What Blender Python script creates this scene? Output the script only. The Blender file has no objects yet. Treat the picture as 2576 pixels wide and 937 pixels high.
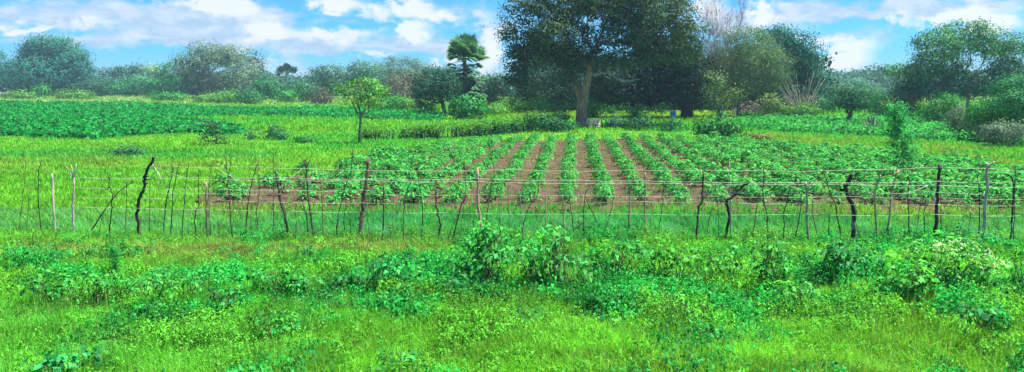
import bpy, math, random
import numpy as np
from mathutils import Vector
random.seed(7); RNG = np.random.default_rng(11)
SC = bpy.context.scene
COL = SC.collection
R = math.radians

# ------------------------------------------------------------------ camera geometry
F, CX, CY, CAMH = 1839.0, 1288.0, 468.0, 3.1
PITCH = math.atan(253 / F)
CP, SP = math.cos(PITCH), math.sin(PITCH)

def ray(px, py):
    u, v = (px - CX) / F, (CY - py) / F
    return np.array([u, CP + v * SP, -SP + v * CP])
def gp(px, py, z=0.0):
    "point of the ground seen at a place of the picture"
    d = ray(px, py); t = (z - CAMH) / d[2]
    return np.array([d[0] * t, d[1] * t, z])
def pt(px, py, Y):
    d = ray(px, py); t = Y / d[1]
    return np.array([d[0] * t, Y, CAMH + d[2] * t])
def proj(P):
    x, y, z = P[:, 0], P[:, 1], P[:, 2] - CAMH
    dep = y * CP - z * SP; up = y * SP + z * CP
    return CX + F * x / dep, CY - F * up / dep

def sm(a, b, x):
    t = np.clip((x - a) / (b - a), 0, 1); return t * t * (3 - 2 * t)

# ------------------------------------------------------------------ noise
_T = np.random.default_rng(3).random(4096)
def vnoise(P, s=1.0, seed=0):
    P = np.atleast_2d(P) * s + seed * 17.31
    i = np.floor(P).astype(np.int64); f = P - i; f = f * f * (3 - 2 * f)
    def h(a, b, c): return _T[(a * 73856093 ^ b * 19349663 ^ c * 83492791) & 4095]
    x, y, z = i[:, 0], i[:, 1], i[:, 2]; fx, fy, fz = f[:, 0], f[:, 1], f[:, 2]
    def lx(b, c): return h(x, b, c) * (1 - fx) + h(x + 1, b, c) * fx
    return (lx(y, z) * (1 - fy) + lx(y + 1, z) * fy) * (1 - fz) + (lx(y, z + 1) * (1 - fy) + lx(y + 1, z + 1) * fy) * fz
def fbm(P, s=1.0, seed=0):
    return (vnoise(P, s, seed) + .5 * vnoise(P, s * 2.1, seed + 1) + .25 * vnoise(P, s * 4.3, seed + 2)) / 1.75

def H(x, y):
    "height of the ground: low tussocky swells in the near verge, flat beyond"
    x = np.asarray(x, float); y = np.asarray(y, float)
    P = np.stack([x, y, np.zeros_like(x)], -1).reshape(-1, 3)
    n = (vnoise(P, .45, 5) - .5) * .34 + (vnoise(P, 1.3, 6) - .5) * .14
    return (n.reshape(x.shape)) * (1 - sm(12.2, 14.2, y))

# ------------------------------------------------------------------ mesh builder
class MB:
    def __init__(s): s.v = []; s.f = []; s.c = []; s.n = 0
    def add(s, V, Fc, C):
        V = np.asarray(V, np.float64).reshape(-1, 3); Fc = np.asarray(Fc, np.int64)
        C = np.asarray(C, np.float64)
        if C.ndim == 1: C = np.tile(C, (len(V), 1))
        s.v.append(V); s.f.append(Fc + s.n); s.c.append(C); s.n += len(V)
    def mesh(s, name, origin=(0, 0, 0), smooth=False):
        V = np.concatenate(s.v) - np.array(origin); C = np.concatenate(s.c)
        loops = np.concatenate([f.ravel() for f in s.f])
        sizes = np.concatenate([np.full(len(f), f.shape[1]) for f in s.f])
        me = bpy.data.meshes.new(name)
        me.vertices.add(len(V)); me.vertices.foreach_set('co', V.ravel().astype(np.float32))
        me.loops.add(len(loops)); me.loops.foreach_set('vertex_index', loops.astype(np.int32))
        me.polygons.add(len(sizes))
        st = np.concatenate([[0], np.cumsum(sizes)[:-1]])
        me.polygons.foreach_set('loop_start', st.astype(np.int32))
        me.polygons.foreach_set('loop_total', sizes.astype(np.int32))
        if smooth: me.polygons.foreach_set('use_smooth', np.ones(len(sizes), bool))
        a = me.color_attributes.new('Col', 'FLOAT_COLOR', 'POINT')
        C4 = np.concatenate([np.clip(C, 0, 1), np.ones((len(C), 1))], 1)
        a.data.foreach_set('color', C4.ravel().astype(np.float32))
        me.update(calc_edges=True)
        return me
    def build(s, name, mat, parent=None, origin=(0, 0, 0), smooth=False):
        me = s.mesh(name, origin, smooth); me.materials.append(mat)
        o = bpy.data.objects.new(name, me); COL.objects.link(o)
        if parent is not None: o.parent = parent
        else: o.location = origin
        return o

def tag(o, label=None, cat=None, group=None, kind=None):
    if label: o['label'] = label
    if cat: o['category'] = cat
    if group: o['group'] = group
    if kind: o['kind'] = kind
    return o
def thing(name, label, cat, loc=(0, 0, 0), group=None):
    o = bpy.data.objects.new(name, None); COL.objects.link(o); o.location = loc; o.empty_display_size = .2
    return tag(o, label, cat, group)

def unit(a): return a / np.maximum(np.linalg.norm(a, axis=-1, keepdims=True), 1e-9)
def rdir(n): return unit(RNG.normal(size=(n, 3)))

def leaves(mb, P, Nn, size, C, aspect=.5, up=None, fold=.18):
    "one folded leaf (base, left, tip, right) at every point, facing about Nn"
    n = len(P); Nn = unit(Nn); size = np.broadcast_to(size, (n,))[:, None]
    T = rdir(n) if up is None else up
    T = unit(T - (T * Nn).sum(1, keepdims=True) * Nn)
    S = np.cross(Nn, T)
    base = P - T * size * .5; tip = P + T * size * .5 - Nn * size * .1
    mid = P - T * size * .04 + Nn * size * fold
    L = mid + S * size * aspect * .5; Rr = mid - S * size * aspect * .5
    V = np.stack([base, L, tip, Rr], 1).reshape(-1, 3)
    Fc = np.arange(n * 4).reshape(n, 4)
    mb.add(V, Fc, np.repeat(C, 4, 0))

def blades(mb, B, h, w, lean, C, bend=.35):
    "curved grass blades: B base points, h height, w width, lean direction vectors (xy)"
    n = len(B); h = h[:, None]; w = np.broadcast_to(w, (n,))[:, None]
    a = RNG.random(n) * 6.283; S = np.stack([np.cos(a), np.sin(a), 0 * a], 1)
    Z = np.array([0, 0, 1.])
    L3 = np.concatenate([lean, np.zeros((n, 1))], 1)
    m = B + Z * h * .58 + L3 * h * bend * .45
    t = B + Z * h * (1 - .12 * np.abs(L3).sum(1, keepdims=True)) + L3 * h * bend * 1.3
    V = np.stack([B - S * w * .5, B + S * w * .5, m + S * w * .42, m - S * w * .42, t], 1).reshape(-1, 3)
    i = np.arange(n)[:, None] * 5
    mb.add(V, i + np.array([[0, 1, 2, 3]]), np.repeat(C, 5, 0))
    mb.f[-1:] = [mb.f[-1], (i + np.array([[3, 2, 4]])) + (mb.n - 5 * n)]

def tube(mb, pts, rad, C, seg=6, cap=True, rough=0.0):
    pts = np.asarray(pts, float); rad = np.broadcast_to(rad, (len(pts),))
    m = len(pts)
    T = unit(np.gradient(pts, axis=0))
    ref = np.array([0, 1., 0]) if abs(T[0][1]) < .8 else np.array([1., 0, 0])
    U = unit(np.cross(T, ref)); W = np.cross(T, U)
    a = np.arange(seg) / seg * 2 * math.pi
    rr = rad[:, None] * (1 + rough * (RNG.random((m, seg)) - .5))
    V = pts[:, None, :] + rr[..., None] * (np.cos(a)[None, :, None] * U[:, None, :] + np.sin(a)[None, :, None] * W[:, None, :])
    i = np.arange(m - 1)[:, None] * seg; j = np.arange(seg)[None, :]; k = (j + 1) % seg
    Fc = np.stack([i + j, i + k, i + seg + k, i + seg + j], -1).reshape(-1, 4)
    Cc = np.asarray(C, float)
    mb.add(V.reshape(-1, 3), Fc, Cc)
    if cap:
        base = mb.n - m * seg
        mb.f.append(base + (m - 1) * seg + np.arange(seg)[None, :])
        mb.f.append(base + np.arange(seg)[None, ::-1])

def smooth_path(pts, n=5, wob=0.0):
    pts = np.asarray(pts, float)
    out = []
    P = np.vstack([2 * pts[0] - pts[1], pts, 2 * pts[-1] - pts[-2]])
    for i in range(len(pts) - 1):
        p0, p1, p2, p3 = P[i:i + 4]
        for t in np.linspace(0, 1, n, endpoint=False):
            out.append(.5 * ((2 * p1) + (-p0 + p2) * t + (2 * p0 - 5 * p1 + 4 * p2 - p3) * t * t + (-p0 + 3 * p1 - 3 * p2 + p3) * t ** 3))
    out.append(pts[-1]); out = np.array(out)
    if wob: out[1:-1] += RNG.normal(size=out[1:-1].shape) * wob
    return out

# ------------------------------------------------------------------ materials
def newmat(name):
    m = bpy.data.materials.new(name); m.use_nodes = True; nt = m.node_tree; nt.nodes.clear()
    return m, nt, nt.nodes.new('ShaderNodeOutputMaterial')
def noise_node(nt, scale, detail=4, coord='Object'):
    tc = nt.nodes.new('ShaderNodeTexCoord'); n = nt.nodes.new('ShaderNodeTexNoise')
    n.inputs['Scale'].default_value = scale; n.inputs['Detail'].default_value = detail
    nt.links.new(tc.outputs[coord], n.inputs['Vector']); return n
def leaf_mat(name, trans=.3, gloss=.06, rough=.45, nscale=3.0):
    m, nt, out = newmat(name); L = nt.links
    at = nt.nodes.new('ShaderNodeAttribute'); at.attribute_name = 'Col'
    nz = noise_node(nt, nscale, 3, 'Object')
    mr = nt.nodes.new('ShaderNodeMapRange'); L.new(nz.outputs['Fac'], mr.inputs[0])
    mr.inputs[1].default_value = .3; mr.inputs[2].default_value = .7; mr.inputs[3].default_value = .8; mr.inputs[4].default_value = 1.2
    vm = nt.nodes.new('ShaderNodeVectorMath'); vm.operation = 'SCALE'
    L.new(at.outputs['Color'], vm.inputs[0]); L.new(mr.outputs[0], vm.inputs['Scale'])
    d = nt.nodes.new('ShaderNodeBsdfDiffuse'); t = nt.nodes.new('ShaderNodeBsdfTranslucent')
    L.new(vm.outputs[0], d.inputs[0])
    tt = nt.nodes.new('ShaderNodeVectorMath'); tt.operation = 'MULTIPLY'; tt.inputs[1].default_value = (1.35, 1.15, .7)
    L.new(vm.outputs[0], tt.inputs[0]); L.new(tt.outputs[0], t.inputs[0])
    x = nt.nodes.new('ShaderNodeMixShader'); x.inputs[0].default_value = trans
    L.new(d.outputs[0], x.inputs[1]); L.new(t.outputs[0], x.inputs[2])
    if gloss > 0:
        g = nt.nodes.new('ShaderNodeBsdfGlossy'); g.inputs['Roughness'].default_value = rough
        g.inputs[0].default_value = (.9, .95, .9, 1)
        y = nt.nodes.new('ShaderNodeMixShader'); y.inputs[0].default_value = gloss
        L.new(x.outputs[0], y.inputs[1]); L.new(g.outputs[0], y.inputs[2]); x = y
    L.new(x.outputs[0], out.inputs[0]); return m
def bark_mat(name, scale=9.0, amt=.5, zs=.25, bump=.6):
    m, nt, out = newmat(name); L = nt.links
    at = nt.nodes.new('ShaderNodeAttribute'); at.attribute_name = 'Col'
    tc = nt.nodes.new('ShaderNodeTexCoord'); mp = nt.nodes.new('ShaderNodeMapping'); mp.inputs['Scale'].default_value = (1, 1, zs)
    n = nt.nodes.new('ShaderNodeTexNoise'); n.inputs['Scale'].default_value = scale; n.inputs['Detail'].default_value = 5
    L.new(tc.outputs['Object'], mp.inputs[0]); L.new(mp.outputs[0], n.inputs['Vector'])
    mr = nt.nodes.new('ShaderNodeMapRange'); L.new(n.outputs['Fac'], mr.inputs[0])
    mr.inputs[1].default_value = .3; mr.inputs[2].default_value = .7; mr.inputs[3].default_value = 1 - amt; mr.inputs[4].default_value = 1 + amt
    vm = nt.nodes.new('ShaderNodeVectorMath'); vm.operation = 'SCALE'
    L.new(at.outputs['Color'], vm.inputs[0]); L.new(mr.outputs[0], vm.inputs['Scale'])
    b = nt.nodes.new('ShaderNodeBsdfPrincipled'); b.inputs['Roughness'].default_value = .85
    L.new(vm.outputs[0], b.inputs['Base Color'])
    bp = nt.nodes.new('ShaderNodeBump'); bp.inputs['Strength'].default_value = bump; bp.inputs['Distance'].default_value = .03
    L.new(n.outputs['Fac'], bp.inputs['Height']); L.new(bp.outputs[0], b.inputs['Normal'])
    L.new(b.outputs[0], out.inputs[0]); return m

M_LEAF = leaf_mat('tree_foliage', .24, .012, .6, .5)
M_BUSH = leaf_mat('shrub_foliage', .42, .015, .6, 2.0)
M_CROP = leaf_mat('crop_foliage', .45, .015, .6, 1.5)
M_GRASS = leaf_mat('grass_blades', .42, .01, .6, .7)
M_BARK = bark_mat('bark')
M_WOOD = bark_mat('weathered_wood', 22, .35, .2)
M_STRAW = bark_mat('dry_fronds', 12, .4, 1, .2)

def ground_mat():
    m, nt, out = newmat('meadow_soil'); L = nt.links
    at = nt.nodes.new('ShaderNodeAttribute'); at.attribute_name = 'Col'
    n1 = noise_node(nt, 1.7, 8); n2 = noise_node(nt, 14, 4)
    mul = nt.nodes.new('ShaderNodeMath'); mul.operation = 'MULTIPLY'; L.new(n1.outputs['Fac'], mul.inputs[0]); L.new(n2.outputs['Fac'], mul.inputs[1])
    mr = nt.nodes.new('ShaderNodeMapRange'); L.new(mul.outputs[0], mr.inputs[0])
    mr.inputs[1].default_value = .14; mr.inputs[2].default_value = .38; mr.inputs[3].default_value = .6; mr.inputs[4].default_value = 1.35
    vm = nt.nodes.new('ShaderNodeVectorMath'); vm.operation = 'SCALE'
    L.new(at.outputs['Color'], vm.inputs[0]); L.new(mr.outputs[0], vm.inputs['Scale'])
    b = nt.nodes.new('ShaderNodeBsdfDiffuse'); b.inputs['Roughness'].default_value = .6
    L.new(vm.outputs[0], b.inputs['Color'])
    bp = nt.nodes.new('ShaderNodeBump'); bp.inputs['Strength'].default_value = .7; bp.inputs['Distance'].default_value = .08
    L.new(n2.outputs['Fac'], bp.inputs['Height']); L.new(bp.outputs[0], b.inputs['Normal'])
    L.new(b.outputs[0], out.inputs[0]); return m
def soil_mat():
    m, nt, out = newmat('tilled_soil'); L = nt.links
    n1 = noise_node(nt, 2.2, 6); n2 = noise_node(nt, 26, 5)
    cr = nt.nodes.new('ShaderNodeValToRGB'); L.new(n1.outputs['Fac'], cr.inputs[0])
    e = cr.color_ramp.elements; e[0].position = .3; e[0].color = (.055, .040, .026, 1); e[1].position = .72; e[1].color = (.155, .112, .072, 1)
    mr = nt.nodes.new('ShaderNodeMapRange'); L.new(n2.outputs['Fac'], mr.inputs[0])
    mr.inputs[1].default_value = .35; mr.inputs[2].default_value = .65; mr.inputs[3].default_value = .55; mr.inputs[4].default_value = 1.25
    vm = nt.nodes.new('ShaderNodeVectorMath'); vm.operation = 'SCALE'
    L.new(cr.outputs[0], vm.inputs[0]); L.new(mr.outputs[0], vm.inputs['Scale'])
    b = nt.nodes.new('ShaderNodeBsdfDiffuse'); L.new(vm.outputs[0], b.inputs['Color'])
    bp = nt.nodes.new('ShaderNodeBump'); bp.inputs['Strength'].default_value = .9; bp.inputs['Distance'].default_value = .06
    L.new(n2.outputs['Fac'], bp.inputs['Height']); L.new(bp.outputs[0], b.inputs['Normal'])
    L.new(b.outputs[0], out.inputs[0]); return m

# ------------------------------------------------------------------ ground cover zones (kinds of grass, plus a painted sunlit strip)
def inpoly(px, py, poly):
    r = np.zeros(px.shape, bool); n = len(poly); j = n - 1
    for i in range(n):
        xi, yi = poly[i]; xj, yj = poly[j]
        c = ((yi > py) != (yj > py)) & (px < (xj - xi) * (py - yi) / ((yj - yi) + 1e-9) + xi)
        r ^= c; j = i
    return r
SOIL_E = [(1290, 357), (1120, 372), (930, 398), (800, 440), (560, 480), (500, 505), (470, 530), (900, 537), (1700, 541), (2700, 545), (3000, 520), (3000, 470), (2576, 445), (2400, 415), (2130, 384), (1850, 362), (1700, 354), (1500, 352)]
Z_SHADE = [(1390, 306), (1870, 306), (1900, 350), (1700, 352), (1500, 351), (1300, 357), (1250, 350)]
Z_DARKCROP = [(-400, 257), (0, 258), (330, 262), (560, 274), (860, 277), (1110, 290), (1110, 306), (900, 300), (720, 291), (560, 294), (410, 304), (520, 314), (590, 326), (620, 338), (560, 343), (480, 336), (300, 346), (240, 353), (0, 345), (-400, 340)]
Z_RIGHT = [(1850, 292), (2100, 300), (2300, 300), (2500, 330), (2800, 380), (2576, 372), (2400, 356), (2200, 345), (2050, 337), (1880, 328)]
Z_SUNLIT = [(1180, 288), (1300, 279), (1460, 276), (1900, 280), (1900, 304), (1400, 306), (1300, 292), (1180, 296)]
YG = np.array([.165, .50, .035]); YELLOW = np.array([.26, .50, .03]); OLIVE = np.array([.24, .38, .06]); GREEN = np.array([.05, .44, .05])
BLUEG = np.array([.015, .36, .075]); PALE = np.array([.24, .46, .10]); DRY = np.array([.38, .33, .14])
def zone_color(P):
    px, py = proj(np.stack([P[:, 0], P[:, 1], 0 * P[:, 0]], 1))
    n = fbm(P * [1, .5, 0], .16, 21); n2 = fbm(P * [1, .8, 0], .7, 23); w = (n2 - .5) * 14
    jx, jy = px + w * 2, py + (n - .5) * np.clip((py - 215) * .12, 1, 30)
    def mixc(c, col, m): m = np.clip(m, 0, 1)[:, None]; return c * (1 - m) + col * m
    c = np.tile(YG, (len(P), 1))
    c = mixc(c, GREEN, sm(.42, .62, n) * .75)
    c = mixc(c, OLIVE, sm(.55, .75, n2) * .35)
    c = mixc(c, PALE, sm(275, 255, jy))
    left = sm(760, 640, jx)
    c = mixc(c, OLIVE, .75 * left * np.exp(-((jy - 415) / 16) ** 2) * sm(.3, .55, n2))
    c = mixc(c, BLUEG, .55 * left * np.exp(-((jy - 388) / 10) ** 2))
    c = mixc(c, OLIVE * .6 + DRY * .4, .95 * np.exp(-((jy - 634) / 27) ** 2) * sm(.2, .45, n2) * sm(1250, 1000, jx))
    c = mixc(c, BLUEG, .3 * np.exp(-((jy - 572) / 26) ** 2))
    c = mixc(c, OLIVE, .65 * inpoly(jx, jy, [(1850, 335), (2200, 348), (2420, 372), (2800, 400), (2800, 470), (2480, 425), (2150, 380), (1850, 362)]) * sm(.3, .6, n2))
    c = mixc(c, YELLOW, inpoly(jx, jy, Z_SUNLIT) * .9)  # sunlit bank behind the giant tree painted in as yellower grass
    c = mixc(c, BLUEG, inpoly(jx, jy, Z_DARKCROP) * .9)
    c = mixc(c, BLUEG, inpoly(jx, jy, Z_RIGHT) * .8)
    return c, px, py

# ground sheet
def build_ground():
    ys = np.concatenate([np.linspace(-40, 2, 12), np.arange(2.5, 16, .25), np.geomspace(16, 260, 150), [300, 400, 600, 1000, 1800, 3000]])
    us = np.concatenate([[-3.2, -2.2, -1.5], np.linspace(-1.1, 1.1, 181), [1.5, 2.2, 3.2]])
    Y, U = np.meshgrid(ys, us, indexing='ij')
    X = U * (np.abs(Y) * .92 + 6)
    P = np.stack([X, Y, H(X, Y)], -1).reshape(-1, 3)
    Pc = P.copy(); Pc[:, 1] = np.maximum(Pc[:, 1], 5)
    c, _, _ = zone_color(Pc); c = c * (.30 + .25 * sm(12, 30, P[:, 1]))[:, None] + np.array([.04, .03, .012])  # near ground darkened to deepen the shaded gaps under the weeds
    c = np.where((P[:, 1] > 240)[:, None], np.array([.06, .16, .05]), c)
    nu = len(us); i = np.arange(len(ys) - 1)[:, None] * nu; j = np.arange(nu - 1)[None, :]
    Fc = np.stack([i + j, i + j + 1, i + nu + j + 1, i + nu + j], -1).reshape(-1, 4)
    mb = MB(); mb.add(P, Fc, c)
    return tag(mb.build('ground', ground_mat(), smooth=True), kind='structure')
build_ground()

# tilled soil of the field, ridged along its rows
ROWDIR = unit(np.array([(1445 - CX) / F, 1.0, 0])); ROWSIDE = np.array([ROWDIR[1], -ROWDIR[0], 0])
def build_soil():
    E = np.array([gp(x, y)[:2] for x, y in SOIL_E])
    # triangulate on a fine grid: cells whose centre lies inside
    gs = .22
    x0, y0 = E.min(0) - 1; x1, y1 = E.max(0) + 1; x0 = max(x0, -25); x1 = min(x1, 34)
    xs = np.arange(x0, x1, gs); ys = np.arange(y0, y1, gs)
    X, Y = np.meshgrid(xs, ys, indexing='ij')
    s = X * ROWSIDE[0] + Y * ROWSIDE[1]
    Z = .05 + .035 * np.cos((s - ROW0) * 2 * math.pi) + (fbm(np.stack([X, Y, 0 * X], -1).reshape(-1, 3), 2.5, 9).reshape(X.shape) - .5) * .06
    V = np.stack([X, Y, Z], -1).reshape(-1, 3)
    nc = len(ys); i = np.arange(len(xs) - 1)[:, None] * nc; j = np.arange(nc - 1)[None, :]
    Fc = np.stack([i + j, i + nc + j, i + nc + j + 1, i + j + 1], -1).reshape(-1, 4)
    ce = V[Fc].mean(1); wob = (fbm(ce * [1, 1, 0], .8, 4) - .5) * 1.2
    Fc = Fc[inpoly(ce[:, 0] + wob, ce[:, 1] + wob, [tuple(e) for e in E])]
    mb = MB(); mb.add(V, Fc, (.3, .2, .12))
    return tag(mb.build('field_soil', soil_mat(), smooth=True), kind='structure')
# phase of the rows: a row passes through the picture at (1427,507)
_p = gp(1427, 507); ROW0 = _p[0] * ROWSIDE[0] + _p[1] * ROWSIDE[1]; ROWGAP = 1.0
build_soil()

# ------------------------------------------------------------------ grass
def sample_ground(n, d0, d1, power=1.0, margin=1.3):
    u = RNG.random(n)
    if power == 1.0: y = d0 * (d1 / d0) ** u            # equal numbers per distance octave
    else: k = 1 - power; y = (d0 ** k + u * (d1 ** k - d0 ** k)) ** (1 / k)
    half = (y * CP + CAMH * SP) * CX / F * margin
    x = (RNG.random(n) * 2 - 1) * half
    return np.stack([x, y, H(x, y)], 1)
def in_soil(px, py): return inpoly(px, py, SOIL_E)

def weed_density(P):
    "where broad-leaved weeds crowd out the grass in the near verge"
    n = fbm(P * [1, 1.5, 0], .8, 41)
    px, py = proj(P)
    band = np.exp(-((py - 715) / 42) ** 2)
    right = sm(900, 1700, px) * .05
    olive = np.exp(-((py - 635) / 22) ** 2) * sm(1250, 1050, px)
    return sm(.50, .64, n + band * .09 + right - olive * .3 - .10 * sm(790, 860, py))

def build_grass_near():
    mb = MB()
    n = 22500
    T = sample_ground(n, 5.4, 15.2, 0.3)
    k = 24
    col, px, py = zone_color(T)
    wd = weed_density(T)
    tall = .07 + .20 * fbm(T * [1, 1, 0], .9, 31) ** 1.3 + .05 * RNG.random(n)
    tall *= 1 - .5 * np.exp(-((py - 630) / 30) ** 2)
    tall *= 1 - .35 * wd
    keep = RNG.random(n) > wd * .55
    T, col, tall, px, py = T[keep], col[keep], tall[keep], px[keep], py[keep]; n = len(T)
    tuftc = col * (0.75 + .5 * RNG.random((n, 1)))
    yel = RNG.random((n, 1)) ** 2
    tuftc = tuftc * (.5 + .95 * vnoise(T * [1, 1, 0], 2.4, 38))[:, None]
    tuftc = tuftc * (1 - .35 * yel) + YG * 1.25 * .35 * yel
    B = np.repeat(T, k, 0) + np.concatenate([RNG.normal(size=(n * k, 2)) * .055, np.zeros((n * k, 1))], 1)
    B[:, 2] = H(B[:, 0], B[:, 1])
    h = np.repeat(tall, k) * (.5 + .75 * RNG.random(n * k))
    lean = RNG.normal(size=(n * k, 2)) * .55
    C = np.repeat(tuftc, k, 0) * (.7 + .6 * RNG.random((n * k, 1)))
    straw = RNG.random(n * k) < .015
    C[straw] = DRY * (.7 + .5 * RNG.random((straw.sum(), 1)))
    blades(mb, B, h, .005 + .005 * RNG.random(n * k), lean, C, bend=.5)
    # seed stalks standing above the blades
    m = 2600; S = sample_ground(m, 5.4, 14.5, .3); S = S[RNG.random(m) > weed_density(S) * .8]; m = len(S)
    blades(mb, S, .3 + .22 * RNG.random(m), .006, RNG.normal(size=(m, 2)) * .2, np.tile([.32, .50, .10], (m, 1)) * (.7 + .5 * RNG.random((m, 1))), bend=.2)
    return tag(mb.build('grass', M_GRASS), 'bright yellow-green grass growing in tufts before and under the stick fence', 'grass', kind='stuff')
build_grass_near()

def build_meadow():
    mb = MB()
    n = 240000
    B = sample_ground(n, 15, 55, 1.6)
    col, px, py = zone_color(B)
    keep = ~in_soil(px, py) | ((py > 520) & (RNG.random(n) < .4)) | (RNG.random(n) < .06)
    keep &= ~(inpoly(px, py, Z_SHADE) & (RNG.random(n) < .55))
    B, col = B[keep], col[keep]; n = len(B); d = B[:, 1]
    h = (.07 + .16 * fbm(B * [1, 1, 0], .35, 33)) * (.6 + .7 * RNG.random(n))
    C = col * (.8 + .4 * RNG.random((n, 1)))
    tv = fbm(B * [1, 1, 0], 1.6, 35)[:, None]; C = C * (.75 + .5 * tv)
    st = RNG.random(n) < .03; C[st] = DRY * .9
    blades(mb, B, h, .012 + d * .0011, RNG.normal(size=(n, 2)) * .4, C, bend=.5)
    n = 90000
    B = sample_ground(n, 50, 250, 1.7)
    col, px, py = zone_color(B); d = B[:, 1]
    h = (.15 + .25 * fbm(B * [1, 1, 0], .12, 36)) * (.6 + .7 * RNG.random(n))
    C = col * (.75 + .5 * RNG.random((n, 1))) * (.8 + .4 * fbm(B * [1, 1, 0], .35, 37)[:, None])
    blades(mb, B, h, .03 + d * .0018, RNG.normal(size=(n, 2)) * .4, C, bend=.4)
    return tag(mb.build('meadow_grass', M_GRASS), 'yellow-green meadow grass beyond the stick fence', 'grass', kind='stuff')
build_meadow()

# ------------------------------------------------------------------ weeds in the verge: many small leafy stems
def build_weeds():
    mb = MB()
    n = 22500
    T = sample_ground(n, 5.4, 14.6, .3)
    wd = weed_density(T); px, py = proj(T); ol = np.exp(-((py - 632) / 24) ** 2) * sm(1250, 1000, px)
    keep = RNG.random(n) < (.48 + .52 * wd) * (1 - .85 * ol); T, wd = T[keep], wd[keep]; n = len(T)
    hgt = (.12 + .34 * fbm(T * [1, 1, 0], .8, 43)) * (.6 + .6 * RNG.random(n)) * (.6 + .45 * wd)
    kind = vnoise(T * [1, 1, 0], 1.1, 44)
    k = 30
    t = RNG.random((n, k)) ** .75; ang = RNG.random((n, k)) * 6.283
    spread = (.05 + .10 * RNG.random((n, 1))) * (1.05 - .55 * t)
    lean = RNG.normal(size=(n, 2)) * .25
    X = T[:, 0:1] + np.cos(ang) * spread + lean[:, :1] * t * hgt[:, None]
    Y = T[:, 1:2] + np.sin(ang) * spread + lean[:, 1:] * t * hgt[:, None]
    Z = T[:, 2:3] + t * hgt[:, None]
    P = np.stack([X, Y, Z], -1).reshape(-1, 3)
    out = np.stack([np.cos(ang), np.sin(ang), 0 * ang], -1).reshape(-1, 3)
    Nn = out * .5 + [0, 0, .75] + RNG.normal(size=P.shape) * .35
    size = (.022 + .032 * kind)[:, None] * (.7 + .6 * RNG.random((n, k)))
    base = np.where((kind > .5)[:, None], np.array([.02, .37, .055]), np.array([.11, .46, .03]))
    base = base * (.45 + 1.0 * vnoise(T * [1, 1, 0], 1.9, 46))[:, None] * (.7 + .6 * RNG.random((n, 1)))
    C = np.repeat(base, k, 0) * (.4 + 1.1 * RNG.random((n * k, 1)))
    leaves(mb, P, Nn, size.ravel(), C, .6, up=out + [0, 0, .1])
    stems = T; blades(mb, stems, hgt, .007, lean, np.tile([.08, .22, .05], (n, 1)), bend=.3)
    return tag(mb.build('weeds', M_BUSH), 'low broad-leaved weeds tangled through the near grass', 'weeds', kind='stuff')
build_weeds()

# ------------------------------------------------------------------ far crop and ground cover as leafy mounds
def mounds(name, label, cat, poly, yr, n, leafn, rad, hg, leafsz, col, power=1.3, seed=50, edge=6, miss=0.0):
    mb = MB()
    lo, hi = gp(CX, yr[1])[1], gp(CX, yr[0])[1]
    T = sample_ground(n * 6, lo, hi, power, 1.15)
    px, py = proj(T); w = (fbm(T * [1, .6, 0], .2, seed) - .5)
    ok = inpoly(px + w * 40, py + w * edge, poly)
    if miss: ok &= (vnoise(T * [1, .6, 0], .35, seed + 1) > miss)
    T = T[ok][:n]; n = len(T)
    sc = (.7 + .6 * RNG.random(n)); k = leafn
    D = rdir(n * k); D[:, 2] = np.abs(D[:, 2])
    rr = np.repeat(rad * sc, k)[:, None]
    P = np.repeat(T, k, 0) + D * rr * np.array([1, 1, hg / rad]) * (.55 + .5 * RNG.random((n * k, 1)))
    Nn = D * .8 + [0, 0, .3] + RNG.normal(size=P.shape) * .45
    tc = col * (.7 + .6 * RNG.random((n, 1))) * (.75 + .5 * fbm(T * [1, 1, 0], .5, seed + 2)[:, None])
    C = np.repeat(tc, k, 0) * (.3 + 1.35 * RNG.random((n * k, 1)))
    sz = leafsz * (.7 + .6 * RNG.random(n * k)) * np.repeat(np.sqrt(T[:, 1] / T[:, 1].mean()), k)
    leaves(mb, P, Nn, sz, C, .6)
    return tag(mb.build(name, M_CROP), label, cat, kind='stuff')
mounds('crop_foliage', 'dark green crop spreading across the far left field', 'crop', Z_DARKCROP, (257, 353), 5200, 22, .5, .5, .30, np.array([.008, .24, .045]), 1.3, 50, edge=12)
mounds('ground_cover', 'lush low green plants beyond the crop on the right', 'ground cover', Z_RIGHT, (290, 380), 2400, 24, .5, .45, .20, np.array([.03, .29, .05]), 1.5, 60)

# ------------------------------------------------------------------ crop rows: leafy plants
def plant_proto(i):
    mb = MB(); k = 105
    t = RNG.random(k) ** .8; ang = RNG.random(k) * 6.283
    hh = .28 + .12 * RNG.random(); sp = (.27 * (1 - .45 * t)) * (.35 + .75 * RNG.random(k))
    P = np.stack([np.cos(ang) * sp, np.sin(ang) * sp, .06 + t * hh], 1)
    out = np.stack([np.cos(ang), np.sin(ang), 0 * ang], 1)
    Nn = out * .55 + [0, 0, .8] + RNG.normal(size=P.shape) * .4
    base = np.array([.03, .34, .065]) * (.8 + .4 * RNG.random())
    C = base * (.25 + 1.3 * RNG.random((k, 1))); C += (RNG.random((k, 1)) < .25) * np.array([.10, .10, .01]); C[RNG.random(k) < .035] = [.20, .28, .05]
    leaves(mb, P, Nn, .065 + .05 * RNG.random(k), C, .55, up=out - [0, 0, .15])
    for j in range(5):
        a = RNG.random() * 6.28; tube(mb, [[0, 0, 0], [math.cos(a) * .06, math.sin(a) * .06, hh * .5], [math.cos(a) * .14, math.sin(a) * .14, hh * .95]], [.008, .006, .003], (.1, .25, .06), 4, False)
    return mb
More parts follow.
